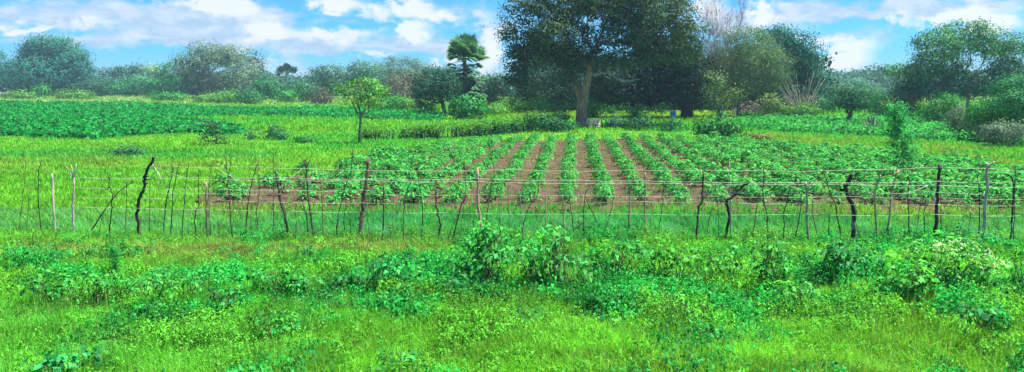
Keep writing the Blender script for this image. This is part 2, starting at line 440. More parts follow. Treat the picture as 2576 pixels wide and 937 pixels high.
def build_crop():
    protos = [plant_proto(i) for i in range(8)]
    meshes = []
    for p in protos:
        me = p.mesh('crop_plant'); me.materials.append(M_CROP); meshes.append(me)
    E = [(x, y) for x, y in SOIL_E]
    spots = []
    for r in range(-26, 34):
        y = 14.0
        while y < 44:
            s = ROW0 + r * ROWGAP + RNG.normal() * .07
            # point with side coordinate s at forward distance y
            t = (y - s * ROWSIDE[1]) / ROWDIR[1]
            P = ROWSIDE * s + ROWDIR * t
            y += .36 + .10 * RNG.random()
            px, py = proj(P[None]); px, py = px[0], py[0]
            if px < -120 or px > 2700: continue
            side = -12 if px < 1100 or px > 1750 else 0
            if not inpoly(np.array([px]), np.array([py + (RNG.random() - .5) * 8]), E)[0]: continue
            if py > 517 + 14 * vnoise(P[None], .4, 71)[0]: continue
            if px < 900 and RNG.random() < .35: continue
            if RNG.random() < .09: continue
            spots.append((P[1], P[0], P[1], px))
    spots.sort()
    print('CROP SPOTS', len(spots))
    mbs = MB(); cnt = 0
    for k, (d, x, y, px) in enumerate(spots):
        s = .62 + .5 * RNG.random(); a = RNG.random() * 6.28
        wide = 1.0 + .55 * min(1.0, max(0.0, abs(px - 1430) - 170) / 200)
        if cnt < 290 and 0 < px < 2576:
            o = bpy.data.objects.new('crop_plant', meshes[k % 8]); COL.objects.link(o)
            o.location = (x, y, .07); o.rotation_euler = (0, 0, a); o.scale = (s * wide, s * wide, s); cnt += 1
            tag(o, 'leafy green crop plant in the near rows behind the fence wires', 'crop plant', 'crop plants in the near rows')
        else:
            p = protos[k % 8]; V = np.concatenate(p.v) * [s * wide, s * wide, s]
            c, sn = math.cos(a), math.sin(a)
            V = V @ np.array([[c, sn, 0], [-sn, c, 0], [0, 0, 1]]) + [x, y, .07]
            off = mbs.n; mbs.v.append(V); mbs.c.append(np.concatenate(p.c)); mbs.f += [f + off for f in p.f]; mbs.n += len(V)
    tag(mbs.build('crop_foliage', M_CROP), 'green crop rows further back in the field running towards the big tree', 'crop', kind='stuff')
build_crop()

# ------------------------------------------------------------------ trees and bushes
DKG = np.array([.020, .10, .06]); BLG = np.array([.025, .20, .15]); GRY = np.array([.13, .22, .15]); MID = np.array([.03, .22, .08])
BRT = np.array([.04, .35, .07]); LIM = np.array([.12, .40, .06]); BRN = np.array([.11, .10, .075]); HAZ = np.array([.08, .24, .17])  # HAZ: far leaf tone with bluish haze mixed into the colour
BK = (.10, .08, .065); BKP = (.33, .29, .24)

def crown(lobes, leaf, col, dens=1.0, gap=.3, shell=.75, per=34, var=.3, cr=None, shape=.62, flat=.8, low=None):
    gap += .05
    "leaf clumps over the shells of ellipsoid lobes; lobes = [(centre, radii)]"
    mb = MB()
    cr = cr or leaf * 3.8
    for c, r in lobes:
        area = (r[0] * r[2] + r[0] * r[1] + r[1] * r[2]) / 3 * 4 * math.pi
        nc = int(dens * area / (cr * cr * 1.05)) + 6
        D = rdir(nc)
        inner = RNG.random(nc) > shell
        f = np.where(inner, .35 + .5 * RNG.random(nc), .84 + .16 * RNG.random(nc))
        f *= .88 + .24 * vnoise(D, 2.2, int(abs(c[0] * 7)) % 50)
        cen = c + D * r * f[:, None]
        ok = fbm(cen, 1.1 / max(min(r), cr * 2), 80) > gap
        cen, D = cen[ok], D[ok]; nc = len(cen)
        if low is not None:
            ok = cen[:, 2] > low; cen, D = cen[ok], D[ok]; nc = len(cen)
        if nc == 0: continue
        cs = cr * (.6 + .8 * RNG.random(nc))
        off = RNG.normal(size=(nc, per, 3)) * np.array([.55, .55, .4 * flat])
        P = cen[:, None, :] + off * cs[:, None, None]
        Nn = D[:, None, :] * .6 + off * .9 + RNG.normal(size=off.shape) * .3 + [0, 0, .3]
        cc = col * (1 + var * 2 * (RNG.random((nc, 1)) - .5))
        warm = (RNG.random((nc, 1)) ** 3) * .5
        cc = cc * (1 - warm * .5) + np.array([.16, .26, .05]) * warm * .5 * (col.max() / .2)
        C = np.repeat(cc, per, 0) * (.65 + .7 * RNG.random((nc * per, 1)))
        leaves(mb, P.reshape(-1, 3), Nn.reshape(-1, 3), leaf * (.7 + .6 * RNG.random(nc * per)), C, shape)
    return mb

def limb(mb, a, b, r0, r1, col, wig=.08, n=5, seg=6, sag=0):
    a, b = np.asarray(a, float), np.asarray(b, float); L = np.linalg.norm(b - a)
    t = np.linspace(0, 1, n)[:, None]; P = a * (1 - t) + b * t
    P[1:-1] += RNG.normal(size=(n - 2, 3)) * L * wig
    P[:, 2] += (np.sin(t[:, 0] * math.pi)) * L * sag
    P = smooth_path(P, 3); tube(mb, P, np.linspace(r0, r1, len(P)), col, seg, True, .15)
    return P

def px_lobes(lobes, Y, jit=.35, deep=1.0):
    out = []
    for cx, cy, rx, ry in lobes:
        c = pt(cx, cy, Y); s = abs(pt(cx + 1, cy, Y)[0] - c[0])
        r = np.array([rx * s, (rx + ry) * .5 * s * deep, ry * s]); c = c + [0, RNG.normal() * r[1] * jit, 0]
        c[2] = max(c[2], r[2] * .55)
        out.append((c, r))
    return out

def tree(name, label, base, lobes, col, leaf=None, dens=1.0, gap=.3, bark=BK, trunk_w=None, fork=None, twigs=5, cat='tree', group=None, parts=('trunk', 'crown'), mat=None, per=34, shell=.75, cr=None, shape=.62, deep=1.0, jit=.35, limbs=True, var=.3, stems=1):
    B = gp(*base); Y = B[1]; s = abs(pt(base[0] + 1, base[1], Y)[0] - B[0])
    root = thing(name, label, cat, tuple(B), group)
    L3 = px_lobes(lobes, Y, jit, deep)
    if leaf is None: leaf = max(.10, Y * .0023)
    crown(L3, leaf, col, dens, gap, shell, per, var, cr, shape).build(parts[1], mat or M_LEAF, root, B)
    mb = MB()
    top = np.mean([c for c, r in L3], 0); lowz = min(c[2] - r[2] for c, r in L3)
    tw = (trunk_w or 9) * s * .5
    Fk = pt(fork[0], fork[1], Y) if fork else np.array([B[0] * .7 + top[0] * .3, Y, max(lowz * .9, top[2] * .35)])
    for q in range(stems):
        b2 = B + ([RNG.normal() * tw * 1.5, RNG.normal() * tw, 0] if q else 0)
        P = smooth_path([b2 - [0, 0, .1], b2 * .6 + Fk * .4 + RNG.normal(size=3) * tw * .4, Fk], 4)
        tube(mb, P, np.interp(np.linspace(0, 1, len(P)), [0, .15, 1], [tw * 1.35, tw, tw * .72]), bark, 9, True, .22)
    if limbs:
        for c, r in L3:
            e = c + [0, 0, -r[2] * .1]
            P = limb(mb, Fk - [0, 0, tw * .3], e, tw * .5, tw * .16, bark, .07, 5)
            for _ in range(twigs):
                d = rdir(1)[0]; d[2] = abs(d[2]) * .8
                limb(mb, P[int(len(P) * (.45 + .5 * RNG.random()))], c + d * r * .95, tw * .16, tw * .04, bark, .08, 4, 4)
    mb.build(parts[0], M_BARK, root, B, smooth=True)
    return root
def bush(name, label, base, lobes, col, leaf=None, dens=1.2, gap=.22, cat='bush', group=None, **k):
    k.setdefault('trunk_w', 3); k.setdefault('twigs', 4); k.setdefault('stems', 3)
    return tree(name, label, base, lobes, col, leaf, dens, gap, cat=cat, group=group, parts=('stem', 'foliage'), mat=k.pop('mat', M_LEAF), **k)

BEHIND = 'trees standing beyond the fields'
HB = 'bushes along the far edge of the fields'
# --- left horizon
def wood(label, y0, y1, x0, x1, hgt, col, n, k=22, leaf=.8, seed=3):
    mb = MB(); x = RNG.uniform(x0, x1, n); y = RNG.uniform(y0, y1, n); Q = np.stack([x, y, 0 * x], 1)
    h = hgt * (.45 + .9 * vnoise(Q * [1, .3, 0], .07, seed)); z = RNG.random(n) ** .8 * h
    P = np.repeat(np.stack([x, y, z], 1), k, 0) + RNG.normal(size=(n * k, 3)) * [1.1, 1.1, .8] * (leaf / .8)
    P[:, 2] = np.maximum(P[:, 2], .05)
    C = np.repeat(col * (.6 + .8 * RNG.random((n, 1))), k, 0) * (.7 + .6 * RNG.random((n * k, 1)))
    leaves(mb, P, RNG.normal(size=P.shape) * .8 + [0, -.3, .6], leaf * (.6 + .7 * RNG.random(n * k)), C, .7)
    tag(mb.build('woods', M_LEAF), label, 'woods', kind='stuff')
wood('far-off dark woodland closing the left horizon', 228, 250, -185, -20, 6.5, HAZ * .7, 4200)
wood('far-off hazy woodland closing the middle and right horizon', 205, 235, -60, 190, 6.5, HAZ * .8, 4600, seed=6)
wood('shade-coloured thicket far behind the giant tree', 88, 98, 2, 38, 7, DKG * .35, 1800, leaf=.45, seed=9)  # leaf colour darkened to stand for the deep shade under the canopy
tree('broadleaf_tree', 'dark tree cut off by the left edge of the view', (-8, 237), [(-15, 165, 34, 48), (2, 205, 30, 28)], BLG * .9, trunk_w=8, group=BEHIND)
tree('broadleaf_tree', 'big round-topped dark green tree, tallest on the far left', (112, 241), [(128, 135, 78, 42), (75, 165, 42, 42), (185, 160, 48, 42), (120, 185, 95, 38), (215, 198, 36, 34), (60, 203, 38, 32), (150, 215, 60, 22), (130, 120, 50, 26)], BLG * .85, trunk_w=11, gap=.22, dens=1.3, group=BEHIND)
tree('broadleaf_tree', 'small dark flat-topped tree just right of the big round left tree', (318, 238), [(345, 178, 19, 14), (300, 180, 36, 12), (268, 195, 30, 22), (322, 207, 50, 22)], DKG * 1.3, group=BEHIND, trunk_w=6)
tree('pale_tree', 'tiny pale lime tree showing in the gap left of the grey tree', (388, 238), [(385, 180, 19, 13), (382, 200, 22, 14)], np.array([.22, .38, .16]), group=BEHIND, trunk_w=3)
tree('grey_tree', 'big grey-green open-crowned tree left of the far small palm', (530, 247), [(512, 132, 42, 28), (565, 142, 52, 28), (480, 165, 40, 35), (545, 178, 95, 42), (620, 205, 40, 32), (520, 212, 75, 27)], GRY, trunk_w=10, gap=.34, group=BEHIND, bark=(.22, .19, .16))
tree('grey_tree', 'airy side tree leaning out right of the big grey tree', (622, 245), [(632, 148, 34, 20), (600, 160, 28, 18), (645, 170, 18, 14)], GRY * .85, trunk_w=5, gap=.42, dens=.8, group=BEHIND, bark=(.2, .17, .14))
tree('broadleaf_tree', 'mid green rounded tree against the left side of the grey tree', (437, 246), [(440, 195, 42, 34), (425, 215, 42, 24)], MID * .9, group=BEHIND, trunk_w=5)
bush('bush', 'fresh green bush between the round left tree and the grey tree', (345, 243), [(350, 215, 52, 20), (310, 225, 32, 14), (395, 222, 32, 17)], MID * 1.05, group=HB)
bush('bush', 'dark bush under the right side of the round left tree', (238, 243), [(235, 222, 48, 20), (195, 228, 30, 14)], DKG * 1.2, group=HB)
bush('bush', 'low pale bush before the trunk of the round left tree', (98, 246), [(98, 233, 16, 13)], BRT * .8, group=HB)
bush('bush', 'long low pale bush in front of the round left tree', (190, 249), [(190, 240, 58, 7), (60, 240, 45, 6)], LIM * .7, group=HB)
bush('bush', 'low bluish bush at the left foot of the grey tree', (425, 254), [(405, 244, 26, 11), (440, 246, 24, 9)], BRT * .75, group=HB)
bush('bush', 'pale feathery shrub below the middle of the grey tree', (545, 260), [(520, 249, 32, 11), (565, 246, 32, 14), (600, 250, 20, 9)], LIM * .75, group=HB)
bush('bush', 'dark rounded shrub below the right side of the grey tree', (625, 263), [(612, 245, 22, 15), (636, 248, 20, 14)], MID * .9, group=HB)
# --- between the grey tree and the fan palm
def fan_palm(label, base, head, fr, nlive, ndead, skirt, trunk_w, livec, deadc, group=None):
    B = gp(*base); Y = B[1]; Hd = pt(head[0], head[1], Y); s = abs(pt(base[0] + 1, base[1], Y)[0] - B[0])
    root = thing('fan_palm', label, 'palm tree', tuple(B), group)
    mb = MB(); P = smooth_path([B - [0, 0, .1], (B + Hd) / 2 + [.1 * s * trunk_w, 0, 0], Hd], 6)
    tube(mb, P, np.linspace(trunk_w * s * .6, trunk_w * s * .42, len(P)), (.16, .13, .11), 10, True, .15)
    mb.build('trunk', M_BARK, root, B, smooth=True)
    def fronds(n, elev, z0, z1, size, col, droop, name, mat, pet=.75, fb=None, go=True):
        fb = fb or MB()
        for i in range(n):
            a = RNG.random() * 6.283; e = R(RNG.uniform(*elev)); zz = RNG.uniform(z0, z1)
            o = Hd + [0, 0, zz]; sz = size * RNG.uniform(.8, 1.2)
            d = np.array([math.cos(a) * math.cos(e), math.sin(a) * math.cos(e), math.sin(e)])
            pe = o + d * sz * pet - [0, 0, droop * sz * .15]
            tube(fb, [o, (o + pe) / 2 + [0, 0, sz * .04], pe], [sz * .022, sz * .018, sz * .014], (.16, .2, .08) if droop < 1 else (.25, .2, .15), 4, False)
            side = unit(np.cross(d, [0, 0, 1.])); upv = np.cross(side, d)
            m = 22; th = np.linspace(-1.75, 1.75, m); cc = col * RNG.uniform(.7, 1.3)
            for j, t in enumerate(th):
                dd = unit(d * math.cos(t) + side * math.sin(t) + upv * (.25 * math.cos(t * 2) + RNG.normal() * .06))
                ln = sz * .55 * (1 - .12 * abs(t)) * RNG.uniform(.85, 1.1)
                tip = pe + dd * ln - [0, 0, droop * ln * .35]; mid = pe + dd * ln * .55 - [0, 0, droop * ln * .06]
                ws = unit(np.cross(dd, upv)) * sz * .045
                V = [pe - ws * .3, pe + ws * .3, mid + ws, tip, mid - ws]
                fb.add(V, np.array([[0, 1, 2, 3, 4]]), cc * RNG.uniform(.75, 1.25))
        if go: fb.build(name, mat, root, B)
        return fb
    fb = fronds(nlive, (-5, 88), -.1 * fr * s, .1 * fr * s, fr * s * .95, livec, .5, 'crown', M_LEAF, go=not skirt)
    if skirt:
        fronds(nlive, (-50, 15), -skirt * .75 * s, -skirt * .12 * s, fr * s * .62, livec * .85, .9, 'crown', M_LEAF, 1.3, fb)
        fronds(ndead, (-75, -15), -skirt * s, -skirt * .42 * s, fr * s * .6, deadc * 1.25, 1.1, 'dead_frond_skirt', M_STRAW, 1.0)
    return root
fan_palm('small far fan palm rising above the bushes right of the grey tree', (722, 243), (722, 188), 26, 26, 0, 0, 4, np.array([.03, .12, .08]), np.array([.10, .11, .09]), 'fan palms')
fan_palm('tall fan palm with shaggy grey dead fronds hanging over the round bush', (1172, 288), (1168, 140), 48, 80, 130, 100, 11, np.array([.11, .28, .15]), np.array([.16, .18, .14]), 'fan palms')
bush('bush', 'grey-green bush mass right of the dark rounded shrub', (690, 252), [(668, 225, 32, 22), (700, 232, 34, 18), (655, 212, 18, 20)], MID * .8, group=HB)
bush('bush', 'light green bush under the far small palm', (720, 258), [(720, 240, 28, 14)], BRT * .8, group=HB)
bush('bush', 'dark green bush right of the far small palm', (765, 256), [(762, 232, 34, 22)], MID * .7, group=HB)
bush('bush', 'dull purplish leafless-looking bush left of the lime green tree', (812, 262), [(808, 244, 26, 16)], BRN, group=HB, gap=.3)
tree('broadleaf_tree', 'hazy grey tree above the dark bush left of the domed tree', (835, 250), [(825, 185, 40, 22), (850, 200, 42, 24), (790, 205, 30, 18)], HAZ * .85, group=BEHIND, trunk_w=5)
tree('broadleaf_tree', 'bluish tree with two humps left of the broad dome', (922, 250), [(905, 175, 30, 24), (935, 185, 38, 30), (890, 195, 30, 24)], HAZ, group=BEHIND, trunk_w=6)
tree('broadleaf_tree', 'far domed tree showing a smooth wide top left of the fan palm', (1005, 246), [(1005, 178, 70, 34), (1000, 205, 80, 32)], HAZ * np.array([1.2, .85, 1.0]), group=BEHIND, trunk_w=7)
tree('broadleaf_tree', 'grey-green tree in front of the far dome', (1020, 268), [(1020, 212, 50, 36), (985, 225, 36, 30), (1050, 205, 34, 30)], GRY * .75, group=BEHIND, trunk_w=7)
bush('dead_palm', 'drooping grey-brown dead palm fronds left of the dark forked tree', (1012, 275), [(1008, 222, 17, 30), (1018, 240, 14, 20)], np.array([.20, .17, .15]), group=None, cat='dead palm', shape=.25, leaf=.4)
tree('broadleaf_tree', 'dark low tree with a black forked trunk left of the round bush', (1117, 294), [(1085, 212, 46, 38), (1120, 222, 36, 36), (1062, 240, 26, 25), (1120, 190, 30, 22)], DKG * 1.2, trunk_w=12, fork=(1112, 255), bark=(.05, .04, .035), group=BEHIND, gap=.28)
tree('broadleaf_tree', 'dark tree between the fan palm and the giant tree', (1240, 280), [(1232, 215, 40, 36), (1262, 225, 34, 36), (1218, 240, 28, 26)], DKG * 1.15, group=BEHIND, trunk_w=7)
tree('lime_tree', 'lime green open tree with a thin bare bent trunk in the meadow', (903, 362), [(905, 208, 40, 9), (866, 226, 27, 10), (947, 230, 30, 10), (900, 244, 46, 10), (930, 264, 27, 9), (878, 262, 22, 8)], LIM * .9, trunk_w=7, fork=(908, 285), gap=.26, dens=.6, jit=.2, bark=(.16, .13, .09), leaf=.12)
bush('round_bush', 'round glossy bush with large leaves below the fan palm', (1176, 303), [(1175, 272, 47, 31)], np.array([.02, .24, .055]), leaf=.32, gap=.24, shape=.5, per=10, cr=.5, trunk_w=4)
for i, (lab, b, lo, c) in enumerate([
    ('light green bush left of the forked dark trunk', (1060, 286), [(1040, 268, 40, 15), (1075, 275, 30, 12)], LIM * .75),
    ('pale green bush right behind the lime green tree', (985, 283), [(975, 264, 36, 18), (1000, 258, 28, 14)], BRT * .8),
    ('yellowish bush just right of the round glossy bush', (1245, 292), [(1245, 276, 34, 14)], LIM * .8),
    ('light bush between the round bush and the pale tree', (1305, 284), [(1300, 264, 44, 16)], LIM * .7),
    ('leafy bush left of the giant tree trunk', (1400, 284), [(1385, 264, 50, 16)], BRT * .75),
    ('green bush just right of the giant tree trunk', (1492, 300), [(1490, 275, 24, 24)], BRT * .75),
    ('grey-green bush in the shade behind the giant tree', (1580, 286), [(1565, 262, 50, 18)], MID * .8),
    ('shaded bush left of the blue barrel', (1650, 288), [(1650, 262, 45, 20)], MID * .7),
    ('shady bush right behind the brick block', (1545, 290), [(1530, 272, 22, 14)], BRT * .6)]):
    bush('bush', lab, b, lo, c, group=HB)

# --- the giant tree
def big_tree():
    B = gp(1465, 320); Y = B[1]; s = abs(pt(1466, 320, Y)[0] - pt(1465, 320, Y)[0])
    root = thing('giant_tree', 'giant dark spreading tree with a thick pale brown trunk in the centre', 'tree', tuple(B))
    q = lambda x, y, dy=0: pt(x, y, Y + dy)
    tm = MB(); bk = (.40, .20, .11); bd = (.10, .075, .06)
    P = smooth_path([q(1464, 326), q(1465, 300), q(1468, 262), q(1474, 225), q(1481, 185), q(1483, 150)], 5, .02)
    tube(tm, P, np.interp(np.linspace(0, 1, len(P)), [0, .12, .5, 1], [17 * s, 12.5 * s, 9.5 * s, 7.5 * s]), bk, 12, True, .14)
    P = smooth_path([q(1455, 326, .3), q(1457, 290, .3), q(1460, 250, .2), q(1452, 225, .5), q(1445, 200, .8), q(1430, 160, 1.2), q(1405, 120, 1.5)], 4, .02)
    tube(tm, P, np.interp(np.linspace(0, 1, len(P)), [0, .5, 1], [9 * s, 6.5 * s, 4.5 * s]), bk, 10, True, .15)
    LOBES = [(1330, 30, 85, 65), (1310, 100, 50, 50), (1310, 150, 38, 38), (1300, 195, 30, 24), (1420, -10, 105, 65), (1540, -30, 110, 60), (1630, 10, 95, 60), (1690, 60, 75, 60), (1730, 110, 42, 60), (1400, 90, 70, 50), (1480, 55, 80, 50), (1590, 80, 80, 42), (1650, 130, 55, 36), (1425, 170, 34, 44), (1560, 25, 80, 45), (1345, 145, 40, 34), (1520, 105, 50, 26), (1450, 130, 48, 34), (1575, 150, 52, 26), (1510, 150, 36, 18), (1385, 120, 50, 40), (1620, 100, 50, 40)]
    L3 = px_lobes(LOBES, Y, .55, 1.1)
    pale = (.30, .25, .21)
    limbs = [[(1482, 186), (1497, 187), (1515, 183), (1532, 184), (1550, 196)], [(1483, 150), (1487, 120), (1478, 100), (1480, 60)], [(1483, 150), (1505, 120), (1540, 95), (1580, 75), (1630, 60)],
             [(1482, 160), (1530, 140), (1590, 115), (1650, 98), (1700, 82)], [(1445, 200), (1420, 150), (1380, 100), (1350, 80)], [(1481, 165), (1440, 120), (1420, 60), (1400, 20)], [(1483, 150), (1510, 90), (1530, 40), (1540, 0)],
             [(1405, 120), (1375, 88), (1330, 95)], [(1550, 196), (1580, 204), (1610, 200)], [(1487, 120), (1460, 80), (1440, 40)], [(1630, 60), (1660, 40), (1690, 60)], [(1590, 115), (1605, 80), (1600, 40)], [(1380, 100), (1340, 130), (1310, 160)]]
    for k, l in enumerate(limbs):
        dy = RNG.normal() * 1.2
        pts = [q(x, y, dy * i / len(l) - (1.2 if k == 0 else 0) * i / len(l)) for i, (x, y) in enumerate(l)]
        P = smooth_path(pts, 4, .03); w = 5.5 if k == 0 else 4.2
        tube(tm, P, np.linspace(w * s, 1.2 * s, len(P)), pale if k in (0, 1, 3, 7, 8) else bd, 7, True, .2)
    for c, r in L3:
        for _ in range(8):
            d = rdir(1)[0]; limb(tm, c + d * r * .2, c + rdir(1)[0] * r * .95, 1.3 * s, .35 * s, pale if RNG.random() < .5 else bd, .1, 5, 4)
    tm.build('trunk', M_BARK, root, B, smooth=True)
    crown(L3, .18, np.array([.055, .115, .05]), 1.05, .37, .72, 26, .4, .55).build('crown', M_LEAF, root, B)
    return root
big_tree()
tree('dark_tree', 'shade-darkened tree with a broad black trunk right of the giant tree', (1728, 299), [(1640, 180, 70, 50), (1720, 175, 60, 50), (1580, 200, 55, 42), (1700, 225, 60, 35), (1545, 235, 35, 26), (1630, 235, 50, 26), (1750, 215, 35, 40), (1515, 200, 42, 40), (1590, 228, 60, 32), (1680, 140, 60, 40)], DKG * .38, trunk_w=32, fork=(1725, 225), bark=(.035, .03, .028), gap=.2, dens=1.3, leaf=.24, deep=1.5)  # deep shade below the canopy put into the leaf colour
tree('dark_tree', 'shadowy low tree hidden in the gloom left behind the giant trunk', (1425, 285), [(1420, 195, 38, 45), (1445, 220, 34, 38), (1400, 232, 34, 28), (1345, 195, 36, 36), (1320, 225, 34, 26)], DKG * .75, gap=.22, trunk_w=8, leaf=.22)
tree('pale_tree', 'pale green leafy tree behind left of the giant trunk', (1372, 280), [(1375, 170, 22, 30), (1368, 210, 40, 34), (1355, 240, 46, 24), (1395, 190, 22, 30)], np.array([.10, .24, .07]), gap=.3, trunk_w=5, leaf=.2, bark=(.25, .23, .18))
# --- right of the giant tree
def twig_tree(name, label, base, n, spread, top, col, w=2.2, cat='dead tree', sub=5, curve=.15, group=None, dens2=0):
    B = gp(*base); Y = B[1]; s = abs(pt(base[0] + 1, base[1], Y)[0] - B[0])
    root = thing(name, label, cat, tuple(B), group); mb = MB()
    for i in range(n):
        tx = RNG.uniform(*spread); ty = RNG.uniform(*top)
        e = pt(tx, ty, Y + RNG.normal() * abs(spread[1] - spread[0]) * s * .2)
        b = B + [(tx - base[0]) * s * .12, RNG.normal() * .1, -.05]
        m = (b + e) / 2 + [-(tx - base[0]) * s * curve, 0, 0]
        P = smooth_path([b, m, e], 5, .02); tube(mb, P, np.linspace(w * s * .5, w * s * .16, len(P)), np.array(col) * RNG.uniform(.7, 1.2), 5, True)
        for _ in range(sub):
            k = RNG.integers(len(P) // 3, len(P)); d = unit(e - b) * .7 + rdir(1)[0] * .6
            L = np.linalg.norm(e - b) * RNG.uniform(.08, .25); Q = limb(mb, P[k], P[k] + d * L, w * s * .18, w * s * .06, col, .08, 4, 4)
            for _ in range(dens2):
                d2 = d * .6 + rdir(1)[0] * .7; limb(mb, Q[len(Q) // 2], Q[len(Q) // 2] + d2 * L * .6, w * s * .1, w * s * .05, col, .08, 4, 3)
    mb.build('branch', M_WOOD, root, B)
    return root
r = twig_tree('bare_tree', 'leafless pinkish twiggy tree poking up behind the giant tree on its right', (1810, 296), 15, (1750, 1875), (5, 80), (.36, .28, .27), 2.0, sub=22, curve=.05, dens2=6, cat='tree', group=None)
r.children[0]['label'] = 'fine leafless branches'
tree('grey_tree', 'grey-brown fine-twigged round tree right of the giant tree', (1855, 297), [(1850, 115, 70, 46), (1905, 120, 60, 46), (1820, 165, 55, 50), (1880, 175, 80, 55), (1935, 175, 50, 55), (1860, 225, 60, 30)], np.array([.10, .20, .085]), gap=.15, leaf=.17, trunk_w=8, dens=1.0, bark=(.2, .17, .15), shape=.35)
tree('broadleaf_tree', 'dark green clumpy tree on the right side of the grey-brown tree', (2000, 290), [(1945, 92, 45, 26), (1995, 110, 46, 34), (2030, 165, 38, 40), (2045, 205, 30, 35), (1990, 180, 48, 50), (1975, 235, 40, 25), (2020, 130, 35, 30)], BLG * .85, gap=.3, trunk_w=9, leaf=.24)
twig_tree('bare_shrub', 'fan of tall bare pale sticks before the clumpy dark tree', (2018, 296), 62, (1955, 2080), (172, 250), (.42, .38, .30), 1.25, cat='shrub', sub=2, curve=.06)
tree('leafy_sapling', 'leafy young tree with pale stems in front of the grey-brown tree', (1818, 306), [(1800, 215, 28, 30), (1830, 235, 34, 30), (1795, 255, 24, 20)], np.array([.10, .2, .065]), gap=.35, leaf=.18, trunk_w=5, bark=(.25, .22, .18), dens=.8)
def brush_pile():
    B = gp(1872, 293); Y = B[1]; root = thing('brush_pile', 'heap of dry brown branches under the grey-brown tree', 'brush pile', tuple(B)); mb = MB()
    s = abs(pt(1873, 293, Y)[0] - B[0]); D = MB()
    crown([(B + [0, 0, .4], np.array([38 * s, 1.2, 22 * s]))], .3, np.array([.075, .05, .045]), 2.5, .05, .6, 20, shape=.2).build('dry_leaves', M_STRAW, root, B)
    for i in range(60):
        a = np.array([RNG.uniform(-38, 42) * s, -1.2 + RNG.normal() * .3, RNG.uniform(.1, 1.1)]) + B; d = rdir(1)[0] * [1.2, .3, .8]
        limb(mb, a, a + d * 1.3, .035, .012, (.33, .27, .23) if i % 3 else (.12, .09, .08), .12, 5, 5)
    mb.build('branch', M_WOOD, root, B)
brush_pile()
for lab, b, lo, c in [
    ('pale yellowish shrub left of the fan of bare sticks', (1935, 294), [(1938, 262, 26, 24), (1950, 275, 26, 14)], np.array([.15, .27, .09])),
    ('light green shrub around the foot of the bare sticks', (2010, 298), [(2030, 278, 32, 16), (1985, 280, 26, 14)], LIM * .7),
    ('grey-green shrub between the bare sticks and the umbrella tree', (2072, 294), [(2070, 268, 32, 20)], MID),
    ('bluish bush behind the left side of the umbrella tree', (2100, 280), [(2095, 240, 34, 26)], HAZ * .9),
    ('bright green shrub in the gap right of the umbrella tree', (2215, 300), [(2215, 262, 32, 26), (2235, 285, 34, 14)], BRT * .85),
    ('dark shrub behind the sapling left of the airy right tree', (2290, 300), [(2285, 262, 40, 28)], MID * .8),
    ('rounded bush below the middle of the airy right tree', (2350, 318), [(2345, 282, 40, 26), (2375, 265, 34, 24)], BRT * .65),
    ('grey scrubby bush with a hollow dark side under the airy right tree', (2425, 345), [(2410, 300, 36, 30), (2440, 312, 34, 24)], GRY * .9),
    ('large leafy bush rising at the right edge of the view', (2560, 360), [(2560, 225, 44, 42), (2545, 260, 60, 34), (2590, 285, 50, 50)], MID * 1.05),
    ('sprawling bright bush at mid height on the right edge', (2500, 355), [(2495, 280, 54, 30), (2470, 300, 34, 26), (2530, 305, 50, 30)], BRT * .75),
    ('low bush with grey drooping twigs at the right edge', (2545, 372), [(2540, 335, 48, 26), (2495, 335, 28, 18)], GRY * 1.0),
    ('far bush behind the right side of the umbrella tree', (2185, 285), [(2185, 245, 36, 26)], HAZ * .9)]:
    bush('bush', lab, b, lo, c, group='bushes on the right side of the fields')
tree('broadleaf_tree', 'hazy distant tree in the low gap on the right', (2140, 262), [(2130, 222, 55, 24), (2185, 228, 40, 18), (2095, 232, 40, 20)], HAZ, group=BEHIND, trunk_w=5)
tree('umbrella_tree', 'small umbrella-shaped tree with a short dark trunk on the right', (2140, 313), [(2140, 240, 44, 20), (2112, 256, 34, 15), (2170, 256, 34, 16), (2140, 262, 38, 12)], np.array([.02, .15, .06]), trunk_w=14, fork=(2140, 285), bark=(.08, .065, .05), leaf=.16, gap=.27)
tree('airy_tree', 'tall airy wide-crowned tree at the right with sky between its limbs', (2430, 300), [(2345, 118, 60, 40), (2420, 92, 62, 38), (2490, 105, 48, 40), (2545, 120, 42, 40), (2300, 178, 40, 28), (2262, 180, 34, 13), (2370, 165, 70, 30), (2530, 165, 44, 26)], np.array([.08, .26, .12]), gap=.31, dens=1.1, trunk_w=10, fork=(2440, 205), bark=(.3, .26, .22), leaf=.2, twigs=9)
tree('broadleaf_tree', 'dark green tree filling in beneath the airy right tree', (2400, 300), [(2360, 215, 75, 34), (2450, 210, 70, 38), (2300, 225, 50, 28), (2520, 210, 50, 34)], DKG * 1.5, gap=.27, trunk_w=9, leaf=.22)
# dead agave-like stump, spiky
twig_tree('spiky_stump', 'grey spiky dead stump standing in the green ground cover', (2190, 329), 40, (2165, 2216), (288, 318), (.20, .18, .16), 4.5, cat='stump', sub=0, curve=-.04)
